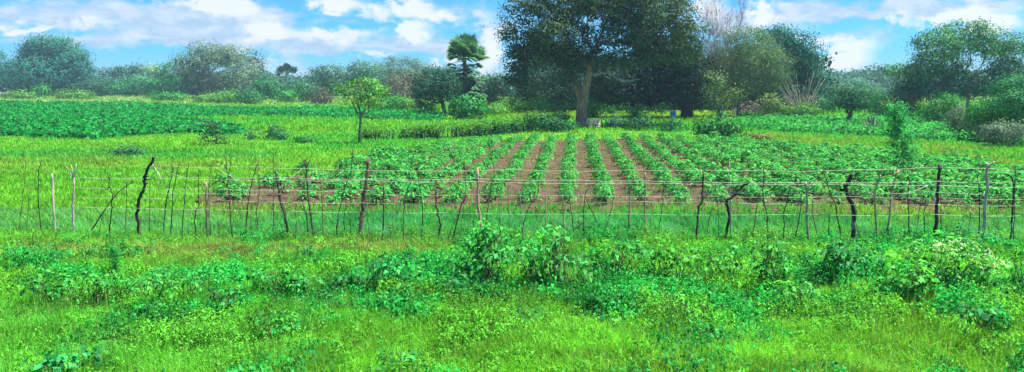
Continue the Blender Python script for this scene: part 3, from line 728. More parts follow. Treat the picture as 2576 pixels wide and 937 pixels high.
# conifer-like half dead sapling on the left meadow
def ragged_sapling():
    B = gp(543, 366); Y = B[1]; s = abs(pt(544, 366, Y)[0] - B[0]); root = thing('dead_sapling', 'ragged dark half-dead sapling in the left meadow', 'sapling', tuple(B))
    mb = MB(); P = smooth_path([B, pt(545, 345, Y), pt(535, 325, Y), pt(520, 303, Y)], 4); tube(mb, P, np.linspace(2.6 * s, .8 * s, len(P)), (.10, .07, .06), 6)
    lm = MB(); cen = []
    for (x, y, ex, ey) in [(520, 303, 500, 303), (523, 306, 548, 308), (526, 312, 545, 316), (528, 318, 508, 314), (533, 325, 550, 330), (536, 330, 512, 336), (540, 340, 508, 348), (540, 345, 560, 348), (543, 352, 520, 357), (543, 358, 566, 360), (530, 320, 545, 322)]:
        Q = limb(mb, pt(x, y, Y), pt(ex, ey, Y + RNG.normal() * .3), 1.3 * s, .5 * s, (.10, .07, .06), .05, 4, 4); cen += [Q[-1], Q[len(Q) // 2], Q[-3]]
    cen = np.array(cen); k = 12; PP = np.repeat(cen, k, 0) + RNG.normal(size=(len(cen) * k, 3)) * [.18, .18, .06]
    leaves(lm, PP, RNG.normal(size=PP.shape) + [0, 0, 1], .13, np.tile([.03, .12, .05], (len(PP), 1)) * (.6 + .8 * RNG.random((len(PP), 1))), .5)
    lm.build('foliage', M_LEAF, root, B); mb.build('stem', M_BARK, root, B)
ragged_sapling()
for lab, b, lo, c in [('spiky green clump right of the ragged sapling', (632, 352), [(632, 338, 16, 14)], MID * .9),
                      ('wispy green clump beside the hedge end in the left meadow', (693, 352), [(690, 334, 16, 18), (705, 343, 18, 10)], MID * .9),
                      ('low dark clump in the left meadow above the thick black post', (322, 391), [(305, 384, 22, 7), (338, 384, 20, 6)], DKG * 1.6),
                      ('small low leafy clump behind the hedge', (765, 362), [(765, 355, 22, 7)], BRT * .7),
                      ('dull tuft on the meadow edge right of the crop shade', (2165 - 250, 352), [(1915, 346, 26, 8)], np.array([.2, .24, .08]))]:
    bush('bush', lab, b, lo, c, leaf=.11, group='low clumps in the meadow', mat=M_BUSH, trunk_w=1.5)
# dark low shrubs in the shade of the giant tree
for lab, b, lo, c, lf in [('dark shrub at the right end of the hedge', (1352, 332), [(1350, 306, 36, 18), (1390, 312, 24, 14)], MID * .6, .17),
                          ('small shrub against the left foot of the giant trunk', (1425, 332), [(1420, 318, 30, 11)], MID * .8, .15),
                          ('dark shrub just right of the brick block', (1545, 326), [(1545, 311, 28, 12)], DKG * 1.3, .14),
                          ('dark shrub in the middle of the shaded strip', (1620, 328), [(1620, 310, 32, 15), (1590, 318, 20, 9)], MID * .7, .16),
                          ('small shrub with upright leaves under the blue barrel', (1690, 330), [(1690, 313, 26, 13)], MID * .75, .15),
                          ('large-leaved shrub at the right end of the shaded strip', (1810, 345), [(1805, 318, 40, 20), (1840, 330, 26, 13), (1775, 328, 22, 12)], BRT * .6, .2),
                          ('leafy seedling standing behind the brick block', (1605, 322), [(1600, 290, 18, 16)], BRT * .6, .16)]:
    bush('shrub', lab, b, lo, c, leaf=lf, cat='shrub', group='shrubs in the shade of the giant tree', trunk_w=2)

# ------------------------------------------------------------------ living stick hedge left of the giant tree
def hedge():
    B = gp(1170, 348); root = thing('hedge', 'long low hedge of dark stems with a sunlit-coloured yellow-green top left of the giant tree', 'hedge', tuple(B))
    xs = np.array([915, 1000, 1100, 1200, 1300, 1360, 1420]); yb = np.array([352, 352, 350, 345, 336, 328, 320]); yt = np.array([328, 324, 320, 313, 300, 296, 290])
    st = MB(); lf = MB(); tp = []; lo = []
    for i in range(210):
        x = RNG.uniform(915, 1420); b = gp(x, np.interp(x, xs, yb) - RNG.uniform(0, 3)); top = pt(x + RNG.normal() * 3, np.interp(x, xs, yt) + RNG.uniform(-2, 6), b[1])
        limb(st, b, top, .035, .018, np.array((.07, .055, .04)) * RNG.uniform(.4, 2.2), .04, 4, 4)
        for _ in range(6): tp.append(top + RNG.normal(size=3) * [.2, .35, .08] + [0, .2, 0])
        dens = 1 if x < 1200 else 4
        for _ in range(dens): lo.append(b * .5 + top * .5 + RNG.normal(size=3) * [.2, .2, .22])
    for cen, col, k, sz in ((np.array(tp), np.array([.10, .36, .035]), 9, .10), (np.array(lo), MID * .7, 11, .13)):  # top leaves coloured lighter as if sunlit, lower leaves darker
        P = np.repeat(cen, k, 0) + RNG.normal(size=(len(cen) * k, 3)) * .13; P[:, 2] = np.maximum(P[:, 2], .03)
        cc = np.repeat(col * (.6 + .7 * RNG.random((len(cen), 1))), k, 0) * (.7 + .6 * RNG.random((len(P), 1)))
        leaves(lf, P, RNG.normal(size=P.shape) * .6 + [0, -.2, .8], sz, cc, .6)
    lf.build('foliage', M_BUSH, root, B); st.build('stem', M_BARK, root, B)
hedge()

# ------------------------------------------------------------------ the stick fence
FX = np.array([-200, 0, 350, 1000, 1800, 2700]); FYB = np.array([588, 590, 597, 604, 609, 613])
def fy(px): return gp(px, np.interp(px, FX, FYB))[1]
DK = (.03, .023, .02); BRW = (.14, .08, .05); TAN = (.34, .22, .13); PALEW = (.36, .31, .25); MDB = (.065, .045, .032)
# (name, colour, width in picture units at foot, [(x, y), ...] from foot to top, [branches])
STICKS = [
 (BRW, 2, [(45, 585), (52, 530), (62, 458), (64, 392)], [[(63, 420), (58, 398)]]), (MDB, 1.6, [(65, 585), (76, 467)], []),
 (DK, 2.6, [(105, 596), (96.5, 504), (96.5, 446), (102.5, 405)], []), (PALEW, 5.5, [(139, 590), (133.5, 492), (130, 437)], []),
 (PALEW, 5, [(184, 590), (184, 534), (185, 449)], [[(185, 452), (176, 438), (167, 417)], [(185, 452), (190, 432), (191, 413)], [(184, 448), (182, 428), (178, 415)]]),
 (MDB, 3.2, [(217, 592), (258, 537), (285, 498), (310, 474), (335, 455)], []),
 (DK, 3, [(274, 597), (280, 530), (280.5, 503), (285, 493), (274.5, 467), (276, 448), (279, 434)], [[(275, 467), (268, 477), (260, 462), (252, 434)], [(276, 452), (270, 432)]]),
 (MDB, 1.8, [(247, 594), (258, 537)], []), (MDB, 2, [(314, 597), (317, 531), (318, 470), (314, 452)], []),
 (DK, 7.5, [(350, 598), (346, 537), (350, 501), (364, 470), (364, 445), (378, 415), (384, 396)], [[(364, 450), (364, 428)]]),
 (MDB, 2, [(375, 597), (376, 507), (377, 455)], []), (DK, 3, [(411, 598), (415.5, 525), (431, 446), (432, 410)], []),
 (DK, 2.6, [(429, 590), (434, 492), (441, 455), (452, 407)], []), (DK, 2.6, [(458, 600), (462.5, 519), (469, 449), (475, 414)], []),
 (DK, 2.8, [(493, 600), (491, 534), (499, 516), (500, 422)], []), (TAN, 7, [(522, 600), (520, 525), (517, 458)], [[(517, 462), (511, 456)]]),
 (MDB, 2, [(529, 590), (526, 492), (528, 440), (537, 410)], []),
 (MDB, 3.4, [(585, 600), (577, 507), (573, 443), (564, 413)], [[(573, 447), (579, 420), (582, 379)], [(570, 430), (569, 392)]]),
 (BRW, 3.8, [(617, 604), (626, 501), (634, 458), (651, 402)], [[(634, 458), (625, 434)], [(644, 425), (655, 450), (668, 442)]]),
 (MDB, 2.4, [(649, 602), (646, 531), (651, 498), (652, 440)], []), (MDB, 1.8, [(550, 596), (550, 555)], []),
 (DK, 2, [(686, 604), (689, 476), (688.5, 385)], []),
 (DK, 6.5, [(719, 609), (720, 555), (704.6, 501), (701.6, 473.5), (691, 431)], []),
 (BRW, 2, [(744, 600), (744, 525), (738, 476)], []), (BRW, 3, [(777, 597), (770, 543), (761, 507), (764, 455)], []),
 (MDB, 5, [(790, 600), (776, 500), (770, 430), (770, 400)], [[(770, 425), (761, 398)], [(770, 420), (781, 403)]]),
 (BRW, 3, [(812, 600), (811, 522), (805, 428)], []), (DK, 3.2, [(849, 602), (849, 561), (862, 492), (882, 431), (886.6, 374)], []),
 (BRW, 1.8, [(882, 600), (882, 522), (879, 461)], []), (BRW, 10, [(908, 612), (909, 537), (918.5, 476.5), (926, 398)], [[(920, 470), (934, 478)]]),
 (DK, 3.6, [(964.5, 607), (964, 504), (964, 458)], []), (MDB, 3, [(1014, 603), (1018.5, 501), (1043, 431)], []),
 (DK, 3, [(1061, 602), (1062.5, 525), (1056, 470), (1049, 428)], [[(1049, 430), (1034, 412)], [(1049, 430), (1042, 402)], [(1049, 430), (1060, 408)], [(1049, 432), (1072, 416)], [(1049, 430), (1052, 404)]]),
 (DK, 5, [(1100, 608), (1108, 564.5), (1099, 525), (1096, 476)], [[(1098, 495), (1085, 490)], [(1098, 500), (1112, 492)]]),
 (MDB, 3.6, [(1138, 606), (1158, 522), (1172, 486), (1168, 410)], []), (MDB, 2, [(1125, 600), (1155, 525)], []),
 (MDB, 2.4, [(1191, 600), (1191, 537)], []), (TAN, 7, [(1214, 604), (1204, 519), (1200.5, 422)], []),
 (BRW, 2.6, [(1222, 600), (1229, 507), (1241.5, 446), (1243, 410)], []), (MDB, 2.4, [(1258, 602), (1257, 564), (1254, 507)], []),
 (BRW, 3, [(1287, 604), (1279, 525), (1278, 455)], []), (PALEW, 2, [(1318, 600), (1312, 520), (1300, 440), (1286, 389)], []),
 (MDB, 2.6, [(1310, 600), (1317, 567), (1333, 516), (1350, 495), (1357.6, 440)], []), (TAN, 3.6, [(1374, 605), (1374, 543), (1374, 483), (1376, 455)], []),
 (TAN, 3.2, [(1419, 606), (1417, 543), (1415, 489)], []), (MDB, 2.6, [(1446, 602), (1436, 528), (1432, 490)], [[(1443, 578), (1470, 555)]]),
 (BRW, 3, [(1468, 605), (1468, 574), (1471, 492), (1488, 467)], []), (DK, 2.8, [(1517, 604), (1515, 583), (1482, 519), (1473, 495)], []),
 (BRW, 2.4, [(1513, 604), (1536.5, 531), (1546, 489)], []), (TAN, 4.4, [(1584, 606), (1583.5, 501), (1597, 440)], []),
 (TAN, 4.4, [(1624, 607), (1623, 592), (1623, 501), (1623, 437)], []), (MDB, 2.2, [(1636, 604), (1636, 534)], []),
 (MDB, 2.6, [(1656, 604), (1658, 574), (1667, 516), (1670, 455)], []), (MDB, 5, [(1752, 608), (1756, 537), (1767, 498), (1768.5, 431)], []),
 (BRW, 2.6, [(1778, 606), (1784, 549), (1797, 516)], []),
 (DK, 7, [(1821, 610), (1835, 549), (1828, 507), (1843, 496), (1861, 476.5), (1882, 458)], [[(1830, 508), (1815, 492)]]),
 (PALEW, 3.4, [(1838, 607), (1837, 492), (1835, 407)], []), (MDB, 2.2, [(1855, 607), (1855, 574), (1858, 519)], []),
 (BRW, 3.2, [(1890, 608), (1902, 537), (1912, 480)], []), (MDB, 3.4, [(1932, 608), (1928, 537), (1920, 492), (1922, 416)], []),
 (DK, 2.8, [(1971, 608), (1974, 534), (1988, 470)], []), (MDB, 3, [(1997, 613), (2012, 537), (2017, 486)], []),
 (PALEW, 6.5, [(2033, 611), (2029, 507), (2027, 458)], [[(2029, 470), (2042, 452)]]), (MDB, 2.8, [(2060, 607), (2045, 543), (2044, 500)], []),
 (MDB, 2.6, [(2081, 607), (2088, 531)], []), (MDB, 3.2, [(2118, 608), (2103, 528), (2085, 470), (2070, 428)], []),
 (DK, 11, [(2145, 612), (2150, 537), (2130, 482.5), (2132, 462), (2144, 437)], []), (DK, 2.8, [(2166, 608), (2155, 564)], []),
 (TAN, 4.6, [(2207, 608), (2201.6, 495), (2215, 440)], [[(2203, 520), (2196, 500)]]), (TAN, 5, [(2232, 613), (2239.5, 513), (2250, 455), (2261, 428)], []),
 (DK, 3, [(2286.5, 613), (2285, 501), (2288, 431)], []), (MDB, 2.2, [(2305, 610), (2308, 574), (2315, 492)], []),
 (DK, 8, [(2354, 612), (2355, 549), (2358, 489), (2363, 413)], []), (MDB, 2.2, [(2438, 610), (2442, 534)], []),
 (DK, 2.8, [(2462, 610), (2464, 476), (2453, 425)], []), (PALEW, 7.5, [(2472, 612), (2474.6, 580), (2482, 446), (2482, 410)], [[(2482, 418), (2500, 406)]]),
 (DK, 4.4, [(2543, 612), (2543, 583), (2549, 464), (2535, 437)], []), (MDB, 2.2, [(2552, 610), (2553, 446), (2559.5, 413)], [])]
_x = 30
while _x < 2560:
    _x += RNG.uniform(34, 84)
    if any(abs(_x - p[2][0][0]) < 13 for p in STICKS): continue
    _t = RNG.uniform(425, 515); _l = RNG.normal() * 16
    STICKS.append(([DK, MDB, BRW][RNG.integers(3)], RNG.uniform(1.5, 2.6), [(_x, 600), (_x + _l * .3 + RNG.normal() * 3, 560), (_x + _l * .7 + RNG.normal() * 4, (_t + 560) / 2), (_x + _l, _t)],
                   [[(_x + _l * .8, _t + 25), (_x + _l + RNG.uniform(-16, 16), _t - 5)]] if RNG.random() < .45 else []))
def fence():
    B = gp(1250, 606); root = thing('stick_fence', 'rough fence of crooked sticks and posts with wires and green netting across the view', 'fence', tuple(B))
    for k, (c, w, path, br) in enumerate(STICKS):
        mb = MB(); Y = fy(path[0][0]); s = Y / F
        foot = gp(path[0][0], np.interp(path[0][0], FX, FYB)); hgt = path[0][1] - path[-1][1]; tilt = RNG.normal() * .1
        def q(x, y): return pt(x, y, Y + tilt * (path[0][1] - y) / max(hgt, 1))
        pts = [q(x, y) for x, y in path]; pts[0][2] = min(pts[0][2], -.02)
        P = smooth_path(pts, 5, .004 + .0008 * w)
        w = w * (1.05 if w < 4 else 1.05)
        tube(mb, P, np.interp(np.linspace(0, 1, len(P)), [0, 1], [w * s * .52, w * s * (.42 if w > 4 else .28)]), np.array(c) * RNG.uniform(.85, 1.2), 8 if w > 4 else 5, True, .22)
        for b in br:
            Q = smooth_path([q(x, y) + [0, RNG.normal() * .02, 0] for x, y in b], 4, .004); tube(mb, Q, np.linspace(w * s * .33, w * s * .14 + .002, len(Q)), c, 5, True, .2)
        # small knots and stubs
        for _ in range(int(2 + w * .6)):
            i = RNG.integers(1, len(P) - 1); d = rdir(1)[0] * [1, .6, .6] + [0, 0, .4]; L = RNG.uniform(.02, .06) * (1 + w * .12)
            tube(mb, [P[i], P[i] + unit(d) * L * .6, P[i] + unit(d) * L], [w * s * .22, w * s * .16, w * s * .08 + .001], c, 4)
        o = mb.build('post' if w >= 5.2 else 'stick', M_WOOD, root, B, smooth=True)
        if c is PALEW: o['label'] = 'pale barkless ' + ('post' if w >= 5.2 else 'stick')
        elif c is DK and w > 7: o['label'] = 'thick crooked blackish post'
    # wires
    WIRES = [[(384, 413), (500, 422), (576, 419), (651, 420), (770, 424), (920, 428), (1280, 427), (1600, 428), (1768, 428), (1900, 429), (2144, 427), (2363, 420), (2482, 424), (2600, 432)],
             [(185, 446), (364, 448), (520, 446), (700, 446), (920, 450), (1200, 449), (1450, 453), (1623, 455), (1768, 457), (2027, 458), (2355, 456), (2482, 458), (2600, 460)],
             [(384, 418), (420, 432), (475, 450), (573, 452), (700, 453), (920, 453), (1200, 457), (1623, 461), (2130, 463), (2358, 466), (2600, 470)],
             [(185, 472), (350, 475), (520, 474), (703, 478), (918, 479), (1204, 479), (1584, 481), (1768, 483), (2029, 483), (2130, 485), (2356, 484), (2600, 488)],
             [(918, 488), (1204, 489), (1450, 491), (1766, 493), (2130, 494), (2356, 497), (2600, 501)],
             [(184, 496), (350, 498), (520, 501), (710, 509), (912, 511), (1204, 511), (1374, 513), (1584, 506), (1760, 508), (2029, 512), (2135, 515), (2356, 514), (2600, 517)],
             [(384, 486), (520, 487), (710, 488)],
             [(184, 519), (348, 524), (520, 526), (715, 530), (909, 533), (1107, 535), (1583, 538), (2031, 539), (2355, 540), (2600, 542)]]
    wm, nt, out = newmat('galvanised_wire'); b = nt.nodes.new('ShaderNodeBsdfPrincipled')
    nz = noise_node(nt, 40, 2); cr = nt.nodes.new('ShaderNodeValToRGB'); nt.links.new(nz.outputs[0], cr.inputs[0])
    cr.color_ramp.elements[0].color = (.30, .28, .23, 1); cr.color_ramp.elements[1].color = (.66, .63, .55, 1); cr.color_ramp.elements[0].position = .35; cr.color_ramp.elements[1].position = .55
    nt.links.new(cr.outputs[0], b.inputs['Base Color']); b.inputs['Roughness'].default_value = .5; nt.links.new(b.outputs[0], out.inputs[0])
    for k, wl in enumerate(WIRES):
        mb = MB(); pts = []
        for (xa, ya), (xb, yb) in zip(wl[:-1], wl[1:]):
            n = max(2, int((xb - xa) / 30))
            for t in np.linspace(0, 1, n, endpoint=False):
                x = xa + (xb - xa) * t; y = ya + (yb - ya) * t + math.sin(t * math.pi) * min(3, (xb - xa) * .012)
                pts.append(pt(x, y, fy(x) - .035 - (.03 if k % 2 else 0)))
        pts.append(pt(*wl[-1], fy(wl[-1][0]) - .035))
        pts = np.array(pts); pts[1:-1, 2] += RNG.normal(size=len(pts) - 2) * .003
        tube(mb, pts, .0032 if k not in (4, 6) else .0024, (.8, .8, .75), 5)
        mb.build('wire', wm, root, B)
    # crossing tie wires
    for seg in [[(384, 413), (440, 500)], [(384, 413), (405, 470)], [(2363, 455), (2230, 505)], [(2150, 455), (2225, 508)], [(760, 425), (690, 478)], [(540, 420), (600, 452)]]:
        mb = MB(); (xa, ya), (xb, yb) = seg; tube(mb, [pt(xa, ya, fy(xa) - .05), pt((xa + xb) / 2, (ya + yb) / 2 + 2, fy((xa + xb) / 2) - .06), pt(xb, yb, fy(xb) - .05)], .004, (.8, .8, .75), 4)
        mb.build('wire', wm, root, B)
    # green shade netting strung along the foot of the fence
    nm, nt, out = newmat('green_netting'); L = nt.links
    d = nt.nodes.new('ShaderNodeBsdfDiffuse'); d.inputs[0].default_value = (.26, .70, .42, 1)
    tl = nt.nodes.new('ShaderNodeBsdfTranslucent'); tl.inputs[0].default_value = (.3, .72, .44, 1)
    m1 = nt.nodes.new('ShaderNodeMixShader'); m1.inputs[0].default_value = .4; L.new(d.outputs[0], m1.inputs[1]); L.new(tl.outputs[0], m1.inputs[2])
    tr = nt.nodes.new('ShaderNodeBsdfTransparent'); mx = nt.nodes.new('ShaderNodeMixShader')
    nz = noise_node(nt, 1.2, 5); mr = nt.nodes.new('ShaderNodeMapRange'); L.new(nz.outputs[0], mr.inputs[0]); mr.inputs[1].default_value = .3; mr.inputs[2].default_value = .7; mr.inputs[3].default_value = .08; mr.inputs[4].default_value = .26
    L.new(mr.outputs[0], mx.inputs[0]); L.new(tr.outputs[0], mx.inputs[1]); L.new(m1.outputs[0], mx.inputs[2]); L.new(mx.outputs[0], out.inputs[0])
    xs = np.arange(-150, 2720, 12.0); rows = 7; V = []
    for i, x in enumerate(xs):
        Y = fy(x); top = pt(x, np.interp(x, [0, 200, 900, 1400, 2576], [522, 521, 534, 537, 541]) + 3 * vnoise(np.array([[x * .02, 0, 0]]))[0], Y); ft = gp(x, np.interp(x, FX, FYB) + 2)
        for j in range(rows):
            t = j / (rows - 1); p = ft * (1 - t) + top * t; p[1] += .05 + .05 * math.sin(x * .05 + j) * math.sin(t * 3.1) + .06 * (vnoise(np.array([[x * .03, j * .5, 0]]))[0] - .5); V.append(p)
    V = np.array(V); V[:, 2] = np.maximum(V[:, 2], .01)
    i = np.arange(len(xs) - 1)[:, None] * rows; j = np.arange(rows - 1)[None, :]
    mb = MB(); mb.add(V, np.stack([i + j, i + rows + j, i + rows + j + 1, i + j + 1], -1).reshape(-1, 4), (.1, .5, .3)); mb.build('netting', nm, root, B, smooth=True)
fence()

# ------------------------------------------------------------------ shrubs of the near verge
def near_bush(name, label, base, lobes, col, leaf=.07, dens=1.2, gap=.36, group='shrubs in the near verge', flowers=None, drooping=False, stems=9, shape=.62, cat='shrub', per=9):
    B = gp(*base); B[2] = float(H(B[0], B[1])); Y = B[1]; root = thing(name, label, cat, tuple(B), group)
    L3 = []; leaf = leaf * 1.25
    for cx, cy, rx, ry in lobes:
        s = Y / F * 1.16; c = pt(cx, cy, Y + RNG.normal() * .15 - .1); r = np.array([rx * s, (rx * .6 + ry * .4) * s, ry * s]); c[2] = max(c[2], r[2] * .75); L3.append((c, r))
    mb = MB()
    for c, r in L3:
        area = (r[0] * r[1] + r[0] * r[2] + r[1] * r[2]) / 3 * 12.57; n = int(dens * area / (leaf * leaf) * .55) + 20; nc = n // per + 4
        nc = int(nc * 1.5)
        D = rdir(nc); f = np.where(RNG.random(nc) > .7, .4 + .4 * RNG.random(nc), .8 + .25 * RNG.random(nc)); f *= .72 + .6 * vnoise(D, 2.5, int(abs(c[0]) * 9) % 40)
        cen = c + D * r * f[:, None]; ok = (vnoise(cen, 2.6, 90) > gap) & (cen[:, 2] > .04) & ((D[:, 2] > -.05) | (RNG.random(nc) < .22)); cen, D = cen[ok], D[ok]; nc = len(cen)
        off = RNG.normal(size=(nc, per, 3)) * [.9, .9, .65] * leaf
        P = (cen[:, None] + off).reshape(-1, 3); out = (D[:, None] + off / leaf * .5).reshape(-1, 3)
        Nn = out * .5 + [0, -.05, .75] + RNG.normal(size=P.shape) * .4
        cc = np.repeat(col * (.6 + .8 * RNG.random((nc, 1))), per, 0) * (.5 + RNG.random((nc * per, 1)))
        young = (RNG.random(nc * per) < .2)[:, None]; cc = cc + young * np.array([.07, .12, .0])
        leaves(mb, P, Nn, leaf * (.65 + .7 * RNG.random(len(P))), cc, shape, up=unit(out + [0, 0, -.5]) if True else None)
    mb.build('foliage', M_BUSH, root, B)
    sb = MB()
    for c, r in L3:
        for _ in range(stems):
            e = c + rdir(1)[0] * r * .8; e[2] = max(e[2], .08); b0 = np.array([B[0] * .45 + c[0] * .55, B[1] * .45 + c[1] * .55, B[2] - .03]) + [RNG.normal() * .06, RNG.normal() * .06, 0]
            limb(sb, b0, e, .009, .004, (.12, .13, .06), .05, 4, 4, .05)
    sb.build('stem', M_BARK, root, B)
    if flowers:
        fb = MB(); (fx0, fx1, fy0, fy1, n) = flowers; tops = []
        for _ in range(n):
            t = RNG.random(); x = fx0 + (fx1 - fx0) * t; c, rr = L3[RNG.choice([1, 2, 2, 5])]; d = rdir(1)[0]; d[2] = abs(d[2]) + .35; p = c + unit(d) * rr * RNG.uniform(.98, 1.1)
            m = 5; Pp = p + RNG.normal(size=(m, 3)) * [.025, .025, .008]; leaves(fb, Pp, RNG.normal(size=(m, 3)) * .4 + [0, -.3, 1], .022, np.tile([.66, .74, .5], (m, 1)), .9)
        fb.build('blossoms', M_BUSH, root, B)
    return root
G1 = np.array([.035, .34, .055]); G2 = np.array([.06, .37, .045]); G3 = np.array([.02, .27, .065]); G4 = np.array([.11, .38, .05])
for a in [
 ('shrub', 'small shrub cut by the left edge below the fence', (8, 672), [(5, 655, 32, 18)], G3, .055),
 ('shrub', 'dark compact bush alone in the brownish grass left of centre', (782, 674), [(778, 652, 28, 20), (790, 662, 26, 12), (770, 636, 14, 12)], G3 * .75, .06),
 ('shrub', 'broad low mound of weeds at left, darker along its lower edge', (190, 762), [(120, 715, 62, 34), (210, 720, 70, 36), (290, 725, 50, 32)], G1, .05),
 ('shrub', 'low leafy mound right of the broad left mound', (420, 752), [(380, 715, 52, 32), (440, 720, 58, 34), (500, 712, 44, 24)], G1 * .9, .05),
 ('shrub', 'dark-hearted large-leaved shrub in the lower left grass', (572, 778), [(560, 740, 44, 34), (600, 752, 36, 26)], G3 * .85, .07),
 ('shrub', 'loose leafy shrub right of the dark-hearted shrub', (735, 745), [(720, 705, 44, 32), (770, 715, 40, 28), (670, 695, 36, 22)], G1, .055),
 ('shrub', 'bushy shrub left of the great leafy shrub', (960, 728), [(930, 695, 50, 34), (985, 680, 50, 34), (1020, 700, 42, 32), (890, 712, 30, 18), (950, 662, 26, 20)], G3, .06),
 ('shrub', 'great leafy shrub spreading widest in the middle of the verge, left half', (1235, 728), [(1180, 650, 48, 44), (1250, 625, 56, 48), (1230, 672, 66, 46), (1180, 690, 42, 32), (1220, 600, 26, 26)], G1, .072),
 ('shrub', 'tall right half of the great leafy shrub with large drooping leaves', (1395, 728), [(1330, 625, 48, 44), (1400, 612, 52, 44), (1390, 668, 66, 48), (1450, 668, 44, 44), (1345, 690, 46, 32), (1405, 580, 22, 22)], G1 * .95, .082),
 ('shrub', 'shrub with a dark centre right of the great leafy shrub', (1545, 692), [(1530, 650, 42, 34), (1585, 640, 40, 34), (1570, 605, 20, 32)], G1, .065),
 ('shrub', 'rounded shrub between the dark-centred shrub and the upright shrub', (1700, 702), [(1660, 660, 40, 30), (1720, 655, 44, 34), (1660, 625, 26, 22)], G2, .06),
 ('shrub', 'wide loose shrub left of the upright shrub', (1810, 710), [(1785, 665, 44, 32), (1840, 660, 36, 28)], G2, .055),
 ('shrub', 'tall upright shrub standing against the right half of the fence', (1935, 712), [(1935, 612, 32, 38), (1915, 640, 34, 34), (1955, 650, 38, 38), (1935, 680, 40, 28)], G1, .068),
 ('shrub', 'dark-leaved shrub right of the upright shrub', (2115, 712), [(2080, 660, 42, 40), (2130, 668, 48, 36), (2185, 655, 42, 30), (2100, 630, 30, 24)], G3, .07),
 ('shrub', 'low pale shrub below the wide loose shrub', (1770, 800), [(1740, 770, 44, 28), (1690, 755, 44, 24)], G2 * .9, .05),
 ('shrub', 'low dark-rooted shrub under the great leafy shrub on its right', (1545, 835), [(1530, 808, 34, 22)], G3, .055),
 ('shrub', 'small weedy mound in the bottom grass below the dark-hearted shrub', (700, 845), [(690, 815, 52, 26)], G1, .05),
 ('shrub', 'weedy clump in the bottom left corner of the verge', (175, 935), [(190, 905, 68, 24), (120, 920, 50, 18)], G3, .06),
 ('shrub', 'shrub cut by the right edge beside the flowering shrub', (2575, 745), [(2580, 665, 36, 50), (2565, 710, 30, 34)], G1, .065),
 ('shrub', 'leafy shrub below the right side of the flowering shrub', (2470, 838), [(2455, 790, 44, 38), (2500, 800, 42, 30)], G3, .065),
 ('shrub', 'spreading low shrub below the dark-leaved shrub', (2005, 770), [(1985, 735, 36, 26), (2040, 740, 30, 18)], G2, .055),
 ('shrub', 'dark shrub between the loose leafy shrub and the bushy shrub', (862, 742), [(855, 720, 32, 22)], G3 * .8, .055),
 ('shrub', 'dark low shrub at the front of the great leafy shrub on the left', (1150, 748), [(1140, 722, 36, 24)], G3 * .85, .06),
 ('shrub', 'dark low clump in the pale grass below the dark-leaved shrub', (2140, 812), [(2130, 788, 34, 20)], G3 * .85, .055),
 ('shrub', 'small dark clump in the pale grass right of the lower middle', (1790, 872), [(1780, 848, 34, 20)], G3 * .85, .05),
 ('shrub', 'dark weedy clump at the bottom edge left of centre', (1010, 925), [(1000, 902, 46, 20)], G3 * .9, .045),
 ('shrub', 'dark weedy clump at the bottom edge right of centre', (1690, 930), [(1680, 905, 44, 20)], G3 * .9, .045),
 ('shrub', 'dark low tangle in the grass under the lower middle shrub mass', (1330, 820), [(1320, 795, 40, 20)], G3 * .85, .05),
 ('shrub', 'thin low shrub behind the flowering shrub by the pale forked post', (2440, 625), [(2430, 590, 38, 24), (2480, 600, 40, 18)], G3, .05),
]: near_bush(*a)
near_bush('flowering_shrub', 'large shrub with small white flowers on top near the right edge', (2340, 762), [(2270, 690, 56, 46), (2340, 655, 62, 42), (2420, 650, 60, 40), (2380, 705, 66, 42), (2300, 720, 50, 30), (2480, 690, 46, 42)], G2, .07, flowers=(2290, 2530, 615, 635, 70), cat='flowering shrub')
# slender saplings
def sapling(label, base, top, wid, col, leaf, n, tiers):
    B = gp(*base); B[2] = float(H(B[0], B[1])); Y = B[1]; T = pt(*top, Y); s = Y / F
    root = thing('sapling', label, 'sapling', tuple(B)); mb = MB(); lf = MB()
    P = smooth_path([B - [0, 0, .03], (B + T) / 2 + [RNG.normal() * 3 * s, 0, 0], T], 6); tube(mb, P, np.linspace(.018, .004, len(P)), (.16, .22, .10), 5)
    for k in range(tiers):
        t = .3 + .7 * k / tiers; p = P[int(t * (len(P) - 1))]; a = RNG.random() * 6.28
        L = wid * s * (1.1 - .8 * abs(t - .5)) * RNG.uniform(.6, 1.1); e = p + np.array([math.cos(a) * L, math.sin(a) * L * .8, L * RNG.uniform(-.05, .45)])
        Q = limb(mb, p, e, .006, .003, (.12, .22, .08), .04, 4, 3)
        c = np.repeat(Q[2:], n, 0) + RNG.normal(size=((len(Q) - 2) * n, 3)) * leaf * .8
        leaves(lf, c, RNG.normal(size=c.shape) * .5 + [0, -.1, .8], leaf, np.tile(col, (len(c), 1)) * (.6 + .8 * RNG.random((len(c), 1))), .38)
    lf.build('foliage', M_BUSH, root, B); mb.build('stem', M_BARK, root, B)
sapling('tall slender feathery sapling rising behind the right part of the fence', (2275, 460), (2252, 258), 34, np.array([.03, .34, .08]), .13, 3, 58)
sapling('slender upright weed alone in the brownish grass at left', (290, 700), (290, 618), 16, np.array([.03, .36, .06]), .035, 4, 30)

